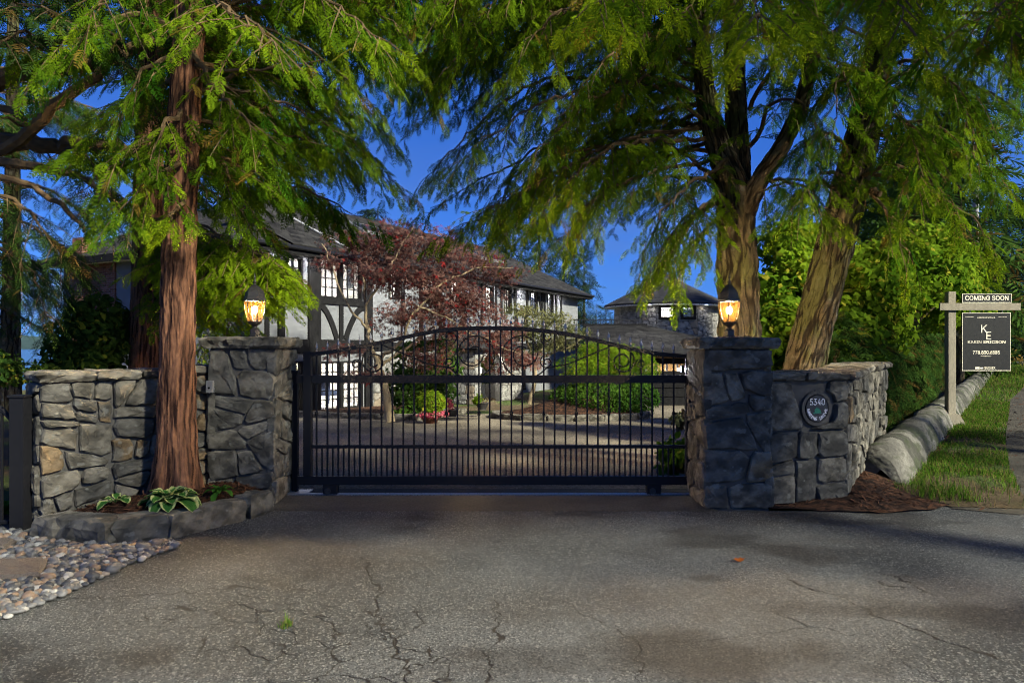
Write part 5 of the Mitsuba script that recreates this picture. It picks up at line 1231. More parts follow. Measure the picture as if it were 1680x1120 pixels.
B = [([(1180, 300, 8.8), (1120, 250, 8.6), (1050, 240, 8.4), (960, 300, 8.2)], {}), ([(1165, 210, 8.9), (1090, 150, 8.5), (1000, 140, 8.2), (900, 200, 8.0)], {}),
     ([(1155, 120, 9), (1050, 60, 8.6), (930, 60, 8.3), (820, 130, 8.1)], {}), ([(1150, 40, 9), (1020, -30, 8.4), (880, -20, 8.0), (740, 60, 7.8)], {}),
     ([(1150, -40, 9), (1000, -100, 8.4), (830, -60, 8.0), (660, 40, 7.7)], {}), ([(1160, 170, 8.9), (1040, 190, 9.2), (930, 240, 9.4), (840, 320, 9.5)], dict(tone=.15)),
     ([(1165, 200, 8.9), (1000, 240, 8.4), (900, 290, 8.1), (800, 340, 8.0)], dict(tone=.2)), ([(1170, 230, 8.9), (1040, 230, 8.0), (960, 270, 7.6), (890, 350, 7.4)], dict(tone=.2)),
     ([(1150, 20, 9), (1000, 60, 9.4), (860, 100, 9.6), (760, 180, 9.7)], {}), ([(1150, 80, 9), (1000, 130, 8.6), (870, 180, 8.3), (740, 270, 8.2)], dict(dens=.8)),
     ([(1148, -60, 9), (960, -20, 8.8), (800, 20, 8.6), (690, 110, 8.5)], {}), ([(1150, 0, 9), (920, 20, 8.2), (780, 70, 7.8), (700, 150, 7.7)], dict(dens=.7)),
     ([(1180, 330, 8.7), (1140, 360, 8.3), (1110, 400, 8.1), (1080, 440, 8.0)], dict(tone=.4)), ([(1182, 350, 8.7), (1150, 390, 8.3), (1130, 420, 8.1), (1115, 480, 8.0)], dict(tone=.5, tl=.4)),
     ([(1195, 260, 8.7), (1150, 290, 8.2), (1100, 330, 7.9), (1060, 400, 7.8)], dict(tone=.25)), ([(1230, 240, 8.7), (1270, 170, 8.2), (1310, 170, 7.9), (1360, 230, 7.7)], {}),
     ([(1230, 180, 8.8), (1280, 100, 8.2), (1350, 90, 7.8), (1420, 150, 7.5)], {}), ([(1320, 140, 8.3), (1370, 110, 8.0), (1430, 130, 7.7), (1490, 200, 7.5)], {}),
     ([(1210, 120, 9), (1240, 30, 8.2), (1300, 10, 7.6), (1380, 60, 7.2)], {}), ([(1205, 60, 9), (1180, 0, 8.0), (1150, -10, 7.2), (1110, 40, 6.6)], {}),
     ([(1340, 20, 8.3), (1400, -20, 8.0), (1480, 0, 7.8), (1570, 70, 7.6)], {}),
     ([(1250, 290, 8.5), (1290, 300, 8.2), (1330, 310, 8.0), (1370, 350, 7.9)], {}),
     ([(1150, -100, 9), (1080, -130, 7.2), (1020, -60, 5.6), (985, 20, 4.9)], dict(tone=.25, fs=.26)), ([(1200, -150, 9), (1230, -150, 7.2), (1240, -60, 5.4), (1240, 60, 4.5)], dict(tone=.3, fs=.26)),
     ([(1346, -150, 8.3), (1400, -180, 6.8), (1450, -80, 5.5), (1490, 40, 5.0)], dict(tone=.1)), ([(1150, -160, 9), (1000, -200, 7.4), (860, -120, 6.4), (740, 0, 6.0)], {}),
     ([(1150, 60, 9), (1110, 60, 9.8), (1060, 90, 10.4), (1000, 150, 10.8)], {}), ([(1150, -80, 9), (900, -80, 9.4), (700, -40, 9.6), (560, 40, 9.8)], {}),
     ([(1158, 170, 8.9), (1060, 240, 9.6), (980, 320, 9.9), (930, 400, 10)], dict(tone=.2)), ([(1160, 210, 8.9), (1000, 200, 10), (880, 260, 10.4), (800, 330, 10.6)], dict(tone=.25)),
     ([(1170, 250, 8.9), (940, 250, 8.8), (850, 320, 8.8), (810, 390, 8.8)], dict(tone=.35, tl=.45)), ([(1160, 150, 8.9), (900, 130, 9.0), (780, 210, 9.1), (690, 300, 9.2)], dict(dens=.6))]
B += [([(1150, -20, 9), (950, 0, 9.5), (800, 40, 9.8), (640, 110, 10)], {}), ([(1150, -120, 9), (900, -140, 8), (720, -100, 7.5), (580, 0, 7.2)], {}), ([(1148, -40, 9), (900, 40, 9.6), (760, 100, 10), (640, 190, 10.2)], dict(dens=.7)), ([(1165, 200, 8.9), (1020, 210, 9.5), (880, 290, 9.9), (760, 370, 10.2)], dict(tone=.3)),
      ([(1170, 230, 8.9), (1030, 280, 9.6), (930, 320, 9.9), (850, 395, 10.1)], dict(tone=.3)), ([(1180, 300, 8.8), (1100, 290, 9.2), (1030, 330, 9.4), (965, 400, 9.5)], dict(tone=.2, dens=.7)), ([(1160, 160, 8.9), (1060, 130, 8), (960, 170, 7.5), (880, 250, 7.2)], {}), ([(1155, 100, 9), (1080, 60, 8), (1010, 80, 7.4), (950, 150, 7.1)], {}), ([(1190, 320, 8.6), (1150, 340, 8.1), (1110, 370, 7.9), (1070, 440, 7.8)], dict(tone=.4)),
      ([(1150, 30, 9), (1040, 0, 7.6), (940, 10, 6.8), (860, 70, 6.4)], {}), ([(1160, 140, 8.9), (1000, 100, 10), (880, 150, 10.6), (760, 240, 11)], dict(tone=.1))]
B += [([(1150, -60, 9), (950, -90, 9.6), (780, -50, 10), (620, 20, 10.2)], {}), ([(1150, -10, 9), (930, -50, 8.6), (790, -30, 8.2), (680, 40, 8)], {}), ([(1150, -30, 9), (980, -40, 7.8), (860, -20, 7.2), (760, 40, 6.9)], {}), ([(1150, 40, 9), (1000, 10, 9.8), (880, 40, 10.2), (790, 110, 10.4)], {}),
      ([(1165, 200, 8.9), (960, 270, 9.0), (840, 330, 9.0), (720, 390, 9.0)], dict(tone=.3, dens=.8, tl=.45)), ([(1160, 170, 8.9), (940, 220, 10.5), (800, 290, 11), (680, 360, 11.2)], dict(tone=.25, dens=.7, tl=.5)), ([(1175, 260, 8.8), (1080, 280, 8.3), (980, 320, 8.0), (920, 390, 7.9)], dict(tone=.25))]
B += [([(1150, -40, 9), (900, -60, 9), (720, 0, 9), (590, 100, 9)], {}), ([(1150, 0, 9), (880, 0, 8.4), (740, 50, 8.2), (650, 130, 8.1)], dict(dens=.8)), ([(1150, -90, 9), (880, -130, 9.4), (720, -80, 9.6), (600, 30, 9.7)], {}), ([(1150, 40, 9), (880, 70, 9.2), (750, 130, 9.4), (660, 230, 9.5)], dict(dens=.55, tl=.45))]
for q, k in B: t3.bough([at(*p) for p in q], **{**dict(r0=.032, tl=.62, fs=.235, droop=.6), **{**k, 'tone': k.get('tone', 0) + .12}})
t3.auto(b3, (5.4, 9.0), 24, (2.0, 4.4), fs=.32, step=.17, droop=.6)
t3.done()

# leaning cedar
t4 = Tree('cedar_tree', 'cedar with thick trunk leaning to the right behind the low right wall', 'm_bark_grey', 'm_cedar', seed=4)
b4 = t4.trunk([at(1300, 720, 8.9), at(1322, 590, 8.9), at(1352, 470, 8.8), at(1388, 330, 8.7), at(1420, 200, 8.6), at(1450, 40, 8.5), at(1480, -200, 8.4), at(1500, -600, 8.4)], [.275, .262, .245, .228, .205, .175, .14, .09], flute=.08, sides=130, n=300)
t4.limb([at(1400, 315, 8.6), at(1425, 313, 8.35), at(1445, 318, 8.2)], .045, .035, 8)
B = [([(1400, 300, 8.6), (1460, 270, 8.2), (1530, 300, 7.9), (1590, 380, 7.7)], {}), ([(1410, 250, 8.6), (1480, 200, 8.1), (1560, 220, 7.8), (1640, 290, 7.6)], {}),
     ([(1425, 190, 8.6), (1510, 130, 8.1), (1600, 140, 7.8), (1690, 200, 7.6)], {}), ([(1440, 110, 8.5), (1520, 40, 8.0), (1620, 50, 7.7), (1710, 110, 7.5)], {}),
     ([(1455, 30, 8.5), (1540, -30, 8.0), (1640, -20, 7.6), (1740, 50, 7.4)], {}), ([(1400, 300, 8.6), (1360, 280, 8.1), (1330, 300, 7.8), (1300, 350, 7.7)], {}),
     ([(1400, 260, 8.6), (1360, 220, 8.0), (1330, 230, 7.7), (1320, 280, 7.5)], {}), ([(1395, 310, 8.6), (1330, 300, 8.5), (1280, 300, 8.4), (1230, 330, 8.3)], dict(dens=.4)),
     ([(1420, 200, 8.6), (1470, 190, 7.8), (1500, 230, 7.4), (1510, 320, 7.2)], {}),
     ([(1430, 150, 8.5), (1400, 110, 7.9), (1380, 130, 7.5), (1370, 200, 7.3)], {}), ([(1430, 120, 8.5), (1500, 100, 7.6), (1560, 140, 7.2), (1600, 230, 7.0)], {}),
     ([(1440, 60, 8.5), (1590, 20, 7.4), (1660, 60, 7.0), (1700, 150, 6.8)], {}), ([(1410, 280, 8.6), (1500, 300, 8.4), (1580, 350, 8.3), (1640, 420, 8.2)], dict(dens=.7, tone=.2)),
     ([(1405, 290, 8.6), (1440, 330, 8.2), (1470, 370, 8.0), (1490, 430, 7.9)], dict(dens=.7)), ([(1450, 0, 8.5), (1480, -60, 7.4), (1500, -20, 6.6), (1510, 60, 6.2)], {}),
     ([(1430, 170, 8.5), (1480, 120, 9.4), (1540, 140, 9.8), (1600, 210, 10)], {}), ([(1440, 90, 8.5), (1390, 50, 9.2), (1340, 70, 9.6), (1290, 130, 9.8)], {}),
     ([(1420, 220, 8.6), (1540, 240, 9.2), (1640, 300, 9.4), (1720, 380, 9.5)], dict(dens=.8)), ([(1460, -60, 8.5), (1560, -80, 6.8), (1620, -20, 5.8), (1660, 60, 5.3)], dict(tone=.1)),
     ([(1450, 10, 8.5), (1400, -40, 7.6), (1340, -30, 7.0), (1290, 40, 6.6)], {}), ([(1445, 40, 8.5), (1560, 60, 9.0), (1650, 120, 9.2), (1740, 200, 9.3)], {})]
for q, k in B: t4.bough([at(*p) for p in q], **{**dict(r0=.030, tl=.6, fs=.235, droop=.6), **k})
t4.auto(b4, (5.6, 9.0), 20, (1.8, 3.6), fs=.32, step=.17, droop=.6)
t4.done()

# dark conifer whose long limbs come in from the left edge
t0 = Tree('conifer_tree', 'dark conifer at the left edge with long thick bare limbs crossing the sky', 'm_bark_grey', 'm_cedar_dark', MID, seed=5)
b0 = t0.trunk([(-8.6, 8.6, -.2), (-8.5, 8.6, 3), (-8.4, 8.6, 6), (-8.3, 8.6, 9.5)], [.42, .38, .30, .2], n=80)
L0 = [([(-200, 190, 8.6), (0, 130, 8.2), (110, 108, 8.0), (190, 90, 7.9), (250, 62, 7.9)], .125, .06), ([(-200, 260, 8.6), (0, 246, 8.2), (90, 172, 7.9), (150, 135, 7.8), (185, 92, 7.7), (205, 30, 7.6)], .085, .04),
      ([(-200, 240, 8.7), (0, 232, 8.8), (90, 236, 8.8), (170, 238, 8.8), (240, 250, 8.9)], .14, .06), ([(-200, 250, 8.6), (0, 268, 8.1), (60, 274, 8.0), (130, 290, 7.9), (190, 330, 7.8)], .075, .025),
      ([(-200, 260, 8.6), (0, 290, 8.0), (60, 310, 7.9), (110, 345, 7.8), (140, 380, 7.8)], .05, .02), ([(-200, 150, 8.6), (0, 178, 8.0), (35, 195, 7.9), (40, 205, 7.9)], .05, .035), ([(-200, 60, 8.6), (0, 70, 8.3), (120, 60, 8.2), (220, 20, 8.2)], .08, .03)]
for q, r0_, r1_ in L0: t0.limb([at(*p) for p in q], r0_, r1_)
B = [([(20, 130, 8.2), (80, 60, 8.0), (140, 20, 7.8), (200, -30, 7.7)], {}), ([(60, 110, 8.1), (50, 60, 7.4), (30, 50, 7.0), (0, 70, 6.7)], {}), ([(-60, 60, 8), (0, 20, 7.4), (60, 10, 7.0), (120, 40, 6.7)], {}),
     ([(100, 240, 8.8), (140, 260, 8.5), (170, 300, 8.3), (180, 350, 8.2)], {}), ([(130, 290, 7.9), (150, 300, 7.6), (175, 330, 7.4), (185, 380, 7.3)], {}),
     ([(-80, 330, 8), (0, 350, 8.2), (70, 380, 8.4), (130, 440, 8.5)], {}), ([(-80, 380, 8.2), (0, 400, 8.5), (60, 430, 8.8), (110, 480, 9)], {}), ([(-80, 420, 8.3), (-20, 440, 8.6), (40, 470, 8.9), (80, 530, 9)], {}),
    
     ([(-60, 180, 8.4), (20, 200, 8.9), (70, 240, 9.1), (100, 290, 9.2)], dict(dens=.5)), ([(180, 90, 7.9), (220, 110, 7.9), (240, 150, 7.9), (250, 200, 7.9)], {}), ([(200, 30, 7.6), (230, 20, 7.4), (270, 40, 7.3), (300, 80, 7.3)], {}),
     ([(-60, 300, 7.4), (20, 330, 7.3), (70, 370, 7.3), (100, 420, 7.3)], {}), ([(-60, 390, 7.6), (10, 410, 7.6), (50, 450, 7.7), (70, 500, 7.7)], {}),
     ([(-80, 0, 8.2), (20, -20, 8.6), (120, -10, 8.8), (200, 40, 9)], {}), ([(-80, -40, 8.2), (40, -40, 7.6), (120, 0, 7.3), (180, 60, 7.2)], {})]
for q, k in B: t0.bough([at(*p) for p in q], **{**dict(r0=.026, tl=.6, fs=.24, droop=.4, step=.10), **k})
t0.auto(b0, (5.4, 9), 12, (1.8, 4.0), az=(-90, 90), fs=.30, step=.16)
t0.done()
t5 = Tree('conifer_tree', 'slim grey conifer with sparse low boughs before the distant water at far left', 'm_bark_grey', 'm_cedar_dark', MID, seed=6)
b5 = t5.trunk([at(18, 680, 13.5), at(17, 560, 13.5), at(18, 480, 13.5), at(20, 350, 13.5), at(22, 0, 13.5)], [.20, .18, .165, .15, .1], n=70, sides=24)
for q in ([(20, 480, 13.4), (60, 470, 13), (90, 500, 12.8), (105, 540, 12.7)], [(20, 440, 13.4), (50, 430, 13), (90, 450, 12.8), (120, 490, 12.7)], [(20, 400, 13.4), (70, 390, 13.2), (110, 410, 13), (150, 450, 12.9)],
          [(20, 510, 13.4), (50, 530, 13), (80, 560, 12.8), (100, 590, 12.7)], [(14, 420, 13.4), (-10, 430, 13), (-30, 470, 12.8)], [(14, 470, 13.4), (0, 500, 13), (-10, 540, 12.8)]):
    t5.bough([at(*p) for p in q], tl=.5, fs=.26, droop=.3, dens=.8)
t5.auto(b5, (3.2, 7), 22, (1, 2.2), fs=.3)
t5.done()

# trees on the near side of the street, whose shade dapples the asphalt
for i, (x, y, z0, h, sets, nm) in enumerate(((8.6, 1.4, 4.2, 8.2, ((SHADE[0], (2.5, 6.5), (140, 215)), (SHADE[1], (1.5, 3.5), (-140, 140))), 'broad street cedar right of the viewpoint'), (11.6, 7.0, 3.4, 7.2, ((SHADE[2], (1.4, 3.6), (0, 360)),), 'street cedar opposite the stone wall'))):
    tt = Tree('street_cedar', nm + ', casting dappled shade on the asphalt and pillars', 'm_bark_grey', 'm_cedar', COARSE, seed=60 + i)
    bt = tt.trunk([(x, y, -.1), (x + .1, y, h * .33), (x, y + .1, h * .66), (x, y, h)], [.3, .26, .2, .1], n=40, sides=20)
    for n, L, az in sets: tt.auto(bt, (z0, h - .2), n, L, az=az, fs=.42, tl=.8, step=.2, droop=.4, up=.2, sag=.3)
    tt.done()

# ------------------------------------------------------------------ broad-leaved plants
LEAF = (np.array([[0, 0, 0], [.35, .28, .05], [1, 0, -.10], [.35, -.28, .05], [.7, .22, .0], [.7, -.22, .0]]), np.array([[0, 3, 1], [3, 5, 1], [5, 4, 1], [5, 2, 4]]))
LEAF2 = (np.array([[0, 0, 0], [.45, .32, .04], [1, 0, -.08], [.45, -.32, .04]]), np.array([[0, 3, 1], [3, 2, 1]]))
LOBED = (np.array([[0, 0, 0], [.55, .10, 0], [1, 0, -.1], [.55, -.10, 0], [.4, .12, 0], [.65, .55, -.1], [.2, .15, 0], [.4, -.12, 0], [.65, -.55, -.1], [.2, -.15, 0]]), np.array([[0, 3, 1], [3, 2, 1], [0, 4, 6], [4, 5, 6], [0, 9, 7], [7, 9, 8]]))
def leaves(C, n, size, r, tpl, shell=.35, clump=1.6, thr=.42, up=.3, seed=0, radial=.6, flat=1.0):
    """n leaves in ellipsoids C = [(centre, radii)], with gaps where the noise is low; returns mesh arrays and uv."""
    V, F, U, k = [], [], [], 0
    vol = np.array([np.prod(q[1]) ** .67 for q in C]); vol /= vol.sum()
    for (c, ra), w in zip(C, vol):
        m = int(n * w * 3); c, ra = np.array(c, float), np.array(ra, float)
        d = nrm(r.normal(0, 1, (m, 3))); rad = 1 - shell * r.random(m) ** 1.6
        q = d * rad[:, None] * ra
        q = q * (1 + .22 * (meshkit.fbm(d * 2.2 + c, 3, seed) - .5) * 2)[:, None] + c
        g = meshkit.fbm(q * clump, 3, seed + 3); keep = (g > thr) & (q[:, 2] > c[2] - ra[2] * .97)
        q, d = q[keep][:int(n * w)], d[keep][:int(n * w)]; m = len(q)
        N = nrm(d * radial + np.array([0, 0, up]) + r.normal(0, .45, (m, 3)))
        X = nrm(np.cross(N, r.normal(0, 1, (m, 3))) + np.array([0, 0, -.35])); Y = nrm(np.cross(N, X)); Z = np.cross(X, Y)
        s = (size * r.lognormal(0, .28, m))[:, None]
        v, f = inst(tpl[0], tpl[1], q, X * s, Y * s, Z * s)
        tn = np.clip(.5 + 1.6 * (meshkit.fbm(q * clump * .8, 2, seed + 9) - .5) + r.normal(0, .15, m), 0, 1)
        V.append(v); F.append(f + k); k += len(v); U.append(np.repeat(np.column_stack([tn, r.random(m)]), len(tpl[0]), 0))
    return np.vstack(V), np.vstack(F), np.vstack(U)
def shrub(name, label, C, n, size, leaf, seed, cat='shrub', tpl=LEAF2, stems=5, bark='m_twig', group=None, **k):
    r = np.random.default_rng(seed); kk = key(name); lab(kk, label, cat, group)
    v, f, u = leaves(C, n, size, r, tpl, seed=seed, **k)
    put(kk + '__leaves', (v, f), leaf, False, u); TRI.append((kk, n, len(f)))
    m = MB(); c0 = np.mean([q[0] for q in C], 0); base = np.array([c0[0], c0[1], min(q[0][2] - q[1][2] for q in C)])
    for i in range(stems):
        q = C[i % len(C)]; tip = np.array(q[0]) + r.normal(0, .3, 3) * q[1]
        m.tube(curve([base + r.normal(0, .06, 3) * [1, 1, 0], (base + tip) / 2 + r.normal(0, .08, 3), tip], 8), np.linspace(.03, .008, 8), 5, cap=False)
    m.put(kk + '__stems', bark, 40)
    return kk
def ell(x, y, d, rx, rz, ry=None): return (at(x, y, d), np.array([rx / FP * d, (ry if ry else rx / FP * d), rz / FP * d]))

# japanese maple in front of the house
km = key('maple_tree'); lab(km, 'red and brown leaved japanese maple with pale forked trunk in front of the house', 'tree')
md = 17.6; r = np.random.default_rng(31); m = MB()
def lim(m, pts, r0, r1, n=16, sides=8, jit=.02):
    c = curve([at(*p) for p in pts], n); c[1:] += r.normal(0, jit, (n - 1, 3)); m.tube(c, np.linspace(r0, r1, n), sides); return c
tm_ = MB(); lim(tm_, [(641, 692, md), (637, 668, md), (631, 635, md), (622, 605, md), (618, 585, md)], .125, .085, 20, 12, .012); tm_.put(km + '__trunk', 'm_pale_bark', 40)
for q, a, b in (([(619, 592, md), (606, 560, md), (600, 510, md + .2), (596, 450, md + .3)], .06, .03), ([(619, 588, md), (650, 570, md - .2), (665, 545, md - .3), (680, 500, md - .4)], .055, .025), ([(622, 600, md), (645, 585, md + .4), (700, 545, md + .8), (760, 500, md + 1.2)], .05, .02),
                ([(604, 540, md), (570, 500, md), (545, 440, md), (530, 400, md)], .035, .012), ([(672, 525, md - .3), (720, 470, md - .3), (780, 440, md), (840, 440, md)], .035, .012), ([(600, 500, md), (640, 440, md), (660, 400, md), (680, 370, md)], .03, .012), ([(680, 500, md - .4), (730, 520, md - .6), (800, 560, md - .6), (850, 580, md - .6)], .03, .01)):
    lim(m, q, a, b)
m.put(km + '__limbs', 'm_pale_bark', 40)
C = [ell(x, y, md + dd, rx, rz, ry) for x, y, dd, rx, rz, ry in ((575, 400, 0, 62, 24, .9), (650, 385, .2, 60, 26, 1), (715, 400, .4, 62, 32, 1), (775, 430, .4, 56, 30, 1), (830, 450, .3, 40, 18, .8), (620, 450, -.2, 48, 34, .9), (690, 455, 0, 70, 40, 1.1), (770, 490, .2, 66, 40, 1.1), (660, 520, -.3, 55, 34, .9), (735, 540, -.2, 70, 38, 1), (815, 545, 0, 48, 34, 1), (860, 590, 0, 42, 16, .7), (700, 590, -.6, 45, 24, .7), (560, 575, -.4, 40, 14, .6), (640, 420, .6, 70, 44, 1), (830, 590, -.2, 44, 22, .7), (545, 430, 0, 34, 16, .5), (600, 615, -.5, 46, 12, .5), (720, 490, .3, 70, 60, 1.2))]
v, f, u = leaves(C, 20000, .105, r, LOBED, shell=.9, clump=2.4, thr=.455, up=.7, seed=31, radial=.2)
put(km + '__leaves', (v, f), 'm_maple', False, u)
# small fine-leaved tree on the island
kn = key('ornamental_tree'); lab(kn, 'small airy tree with greyish olive leaves and pale lit trunk on the planted island', 'tree')
nd = 20.6; r = np.random.default_rng(33); m = MB(); tm_ = MB()
lim(tm_, [(868, 662, nd), (874, 640, nd), (878, 615, nd), (876, 590, nd)], .075, .05, 14, 10, .01); tm_.put(kn + '__trunk', 'm_pale_bark', 40)
for q in ([(876, 590, nd), (866, 560, nd), (862, 520, nd), (850, 500, nd)], [(876, 592, nd), (895, 565, nd), (910, 540, nd), (940, 520, nd)], [(878, 600, nd), (905, 580, nd), (935, 570, nd), (960, 548, nd)], [(876, 598, nd), (850, 580, nd), (838, 575, nd), (820, 570, nd)]): lim(m, q, .035, .01)
m.put(kn + '__limbs', 'm_pale_bark', 40)
C = [ell(x, y, nd, rx, rz, ry) for x, y, rx, rz, ry in ((855, 512, 32, 16, .7), (900, 525, 45, 18, .8), (940, 545, 32, 15, .7), (870, 545, 40, 20, .9), (915, 560, 40, 18, .8), (880, 575, 34, 12, .6))]
v, f, u = leaves(C, 7000, .062, r, LEAF2, shell=.9, clump=3, thr=.46, up=.5, seed=34, radial=.2); put(kn + '__leaves', (v, f), 'm_olive', False, u)

shrub('rhododendron', 'large dark green rhododendron behind the gate between the maple trunk and the arched porch', [ell(690, 600, 19.6, 52, 42, .8), ell(668, 635, 19.4, 40, 32, .7), ell(722, 590, 19.8, 40, 36, .7), ell(705, 640, 19.5, 46, 30, .7)], 5200, .12, 'm_leaf_dark', 41, tpl=LEAF)
shrub('low_shrub', 'low dark shrub under the lit lattice windows beside the maple trunk', [ell(668, 668, 18.9, 30, 18, .5)], 900, .09, 'm_leaf_mid', 42)
k_ = shrub('topiary_shrub', 'bright green ball shaped bush in a brown pot on the driveway', [ell(707, 660, 17.4, 25, 19, .40)], 2600, .055, 'm_leaf_bright', 43, shell=.25, thr=.30)
pc = at(706, 698, 17.4)
for nm, x, y0, y1, d_, rr_, lb, m_ in (('flower_pot', 706, 699, 680, 17.4, .24, 'brown urn under the ball shaped bush, ringed with pink flowers', 'm_pot'), ('flower_pot', 742, 683, 671, 19.2, .17, 'dark pot of mixed pink flowers left of the porch door', 'm_pot_dark'), ('flower_pot', 791, 672, 660, 20.0, .19, 'dark pot of yellow green flowers inside the right side of the porch arch', 'm_pot_dark')):
    a, b = at(x, y0, d_), at(x, y1, d_); h = b[2] - a[2]; m = MB()
    m.lathe([(.0005, 0), (rr_ * .72, 0), (rr_ * .62, h * .12), (rr_ * .8, h * .5), (rr_, h * .9), (rr_ * 1.1, h * .92), (rr_ * 1.1, h), (rr_ * .9, h), (.0005, h * .93)], a, 20); lab(put(nm, m.mesh(), m_, 35), lb, 'pot')
shrub('flowers', 'ring of pink flowers below the ball shaped bush', [ell(707, 678, 17.35, 30, 6, .42)], 900, .05, 'm_flower', 44, cat='flowers', stems=3)
shrub('flowers', 'pink and white flowers in the dark pot left of the porch door', [ell(742, 663, 19.2, 12, 11, .22)], 500, .055, 'm_flower', 45, cat='flowers', stems=3)
shrub('flowers', 'yellow green leaves and flowers in the dark pot inside the porch arch', [ell(791, 656, 20.0, 15, 8, .26)], 500, .06, 'm_leaf_bright', 46, cat='flowers', stems=3)
for y in (592, 615):
    pass
shrub('topiary_shrub', 'slim standard bush of stacked green balls at the right of the porch arch', [ell(800, 596, 21.6, 12, 10, .22), ell(798, 620, 21.6, 11, 8, .2)], 1100, .06, 'm_leaf_bright', 47, shell=.3, thr=.3)
shrub('mounded_shrub', 'wide layered lime green bush on the island behind the right half of the gate', [ell(1000, 590, 20.8, 66, 30, 1.1), ell(960, 605, 20.4, 56, 26, 1.0), ell(1040, 605, 20.6, 44, 26, .9), ell(985, 575, 20.9, 40, 18, .8)], 9500, .085, 'm_leaf_bright', 48, tpl=LOBED, shell=.5, up=1.0, radial=.3)
shrub('mounded_shrub', 'dense dark green low mound of foliage below the lime green bush', [ell(985, 652, 20.0, 66, 28, 1.2), ell(1040, 650, 20.0, 42, 28, .9), ell(935, 650, 20.2, 34, 20, .8)], 8500, .075, 'm_leaf_mid', 49, shell=.3, thr=.33)
shrub('dark_shrub', 'large dark glossy shrub behind the left wall beside the pale lit trunk', [ell(150, 560, 9.2, 50, 50, .7), ell(165, 520, 9.4, 36, 36, .6), ell(135, 600, 9.0, 50, 40, .6)], 4200, .085, 'm_leaf_dark', 50, tpl=LEAF, thr=.38)
shrub('dark_shrub', 'dark ground level shrub beyond the iron gate at the left edge', [ell(20, 610, 7.6, 50, 20, .5), ell(-30, 600, 7.4, 50, 30, .5)], 1300, .06, 'm_leaf_dark', 51)
shrub('leafy_shrub', 'leafy shrub brightly lit by the small white light behind the right end of the gate', [ell(1108, 742, 8.2, 30, 22, .25)], 420, .075, 'm_leaf_bright', 52, tpl=LEAF, thr=.3)
shrub('leafy_shrub', 'small pale sprig of leaves directly below the small white pillar light', [ell(1116, 684, 8.0, 16, 9, .12)], 60, .075, 'm_olive', 53, tpl=LEAF, thr=.2)
# bright deciduous shrubs and cedar hedge right of the pillars
for i, (x, y, d_, rx, rz, n, lb) in enumerate(((1290, 440, 13.0, 60, 80, 5200, 'bright yellow green shrub between the upright stems and the leaning trunk'), (1280, 550, 12.0, 50, 60, 3600, 'lit leafy bush low behind the right pillar, left of the leaning trunk'), (1420, 480, 12.5, 75, 85, 7000, 'tall bright green shrub directly right of the leaning trunk'),
                                          (1500, 440, 14.5, 75, 75, 6500, 'sunlit yellow green bush above the dark hedge'), (1565, 470, 16.0, 50, 70, 4500, 'lime green bush behind the pale sign post'), (1395, 560, 11.0, 45, 50, 3000, 'bush with pale stems just above the low right wall'), (1120, 420, 16.0, 55, 55, 3600, 'bright green bush left of the upright stems, above the tower roof'))):
    if i == 6: continue
    shrub('leafy_bush', lb, [ell(x, y, d_, rx, rz), ell(x - rx * .5, y + rz * .5, d_ - .3, rx * .7, rz * .6), ell(x + rx * .5, y + rz * .55, d_, rx * .7, rz * .6), ell(x + rx * .2, y - rz * .6, d_ + .3, rx * .6, rz * .45)], n, .13, 'm_leaf_bright', 70 + i, shell=.6, thr=.41, bark='m_pale_bark', stems=8, clump=1.9)
kx = key('cedar_hedge'); lab(kx, 'dense dark clipped cedar hedge behind the concrete kerb, running back from the right wall', 'hedge')
r = np.random.default_rng(80); C = []
for s in np.linspace(0, 12, 15):
    p = np.array([5.15, 9.9]) + KD * s; C.append((np.array([p[0] - .35, p[1] + .25, .98 + .012 * s]), np.array([.62, .62, 1.05 + r.uniform(-.06, .12)])))
n_ = 9000; V = []
vs, fs_, us = leaves(C, n_, .21, r, MID[0], shell=.30, clump=2.6, thr=.33, up=.9, seed=80, radial=.9)
put(kx + '__foliage', (vs, fs_), 'm_cedar_dark', False, us); TRI.append((kx, n_, len(fs_)))
m = MB()
for c, ra in C: m.tube([c - [0, 0, 1.0], c + [0, 0, .6]], [.05, .02], 6)
m.put(kx + '__stems', 'm_twig', 40)

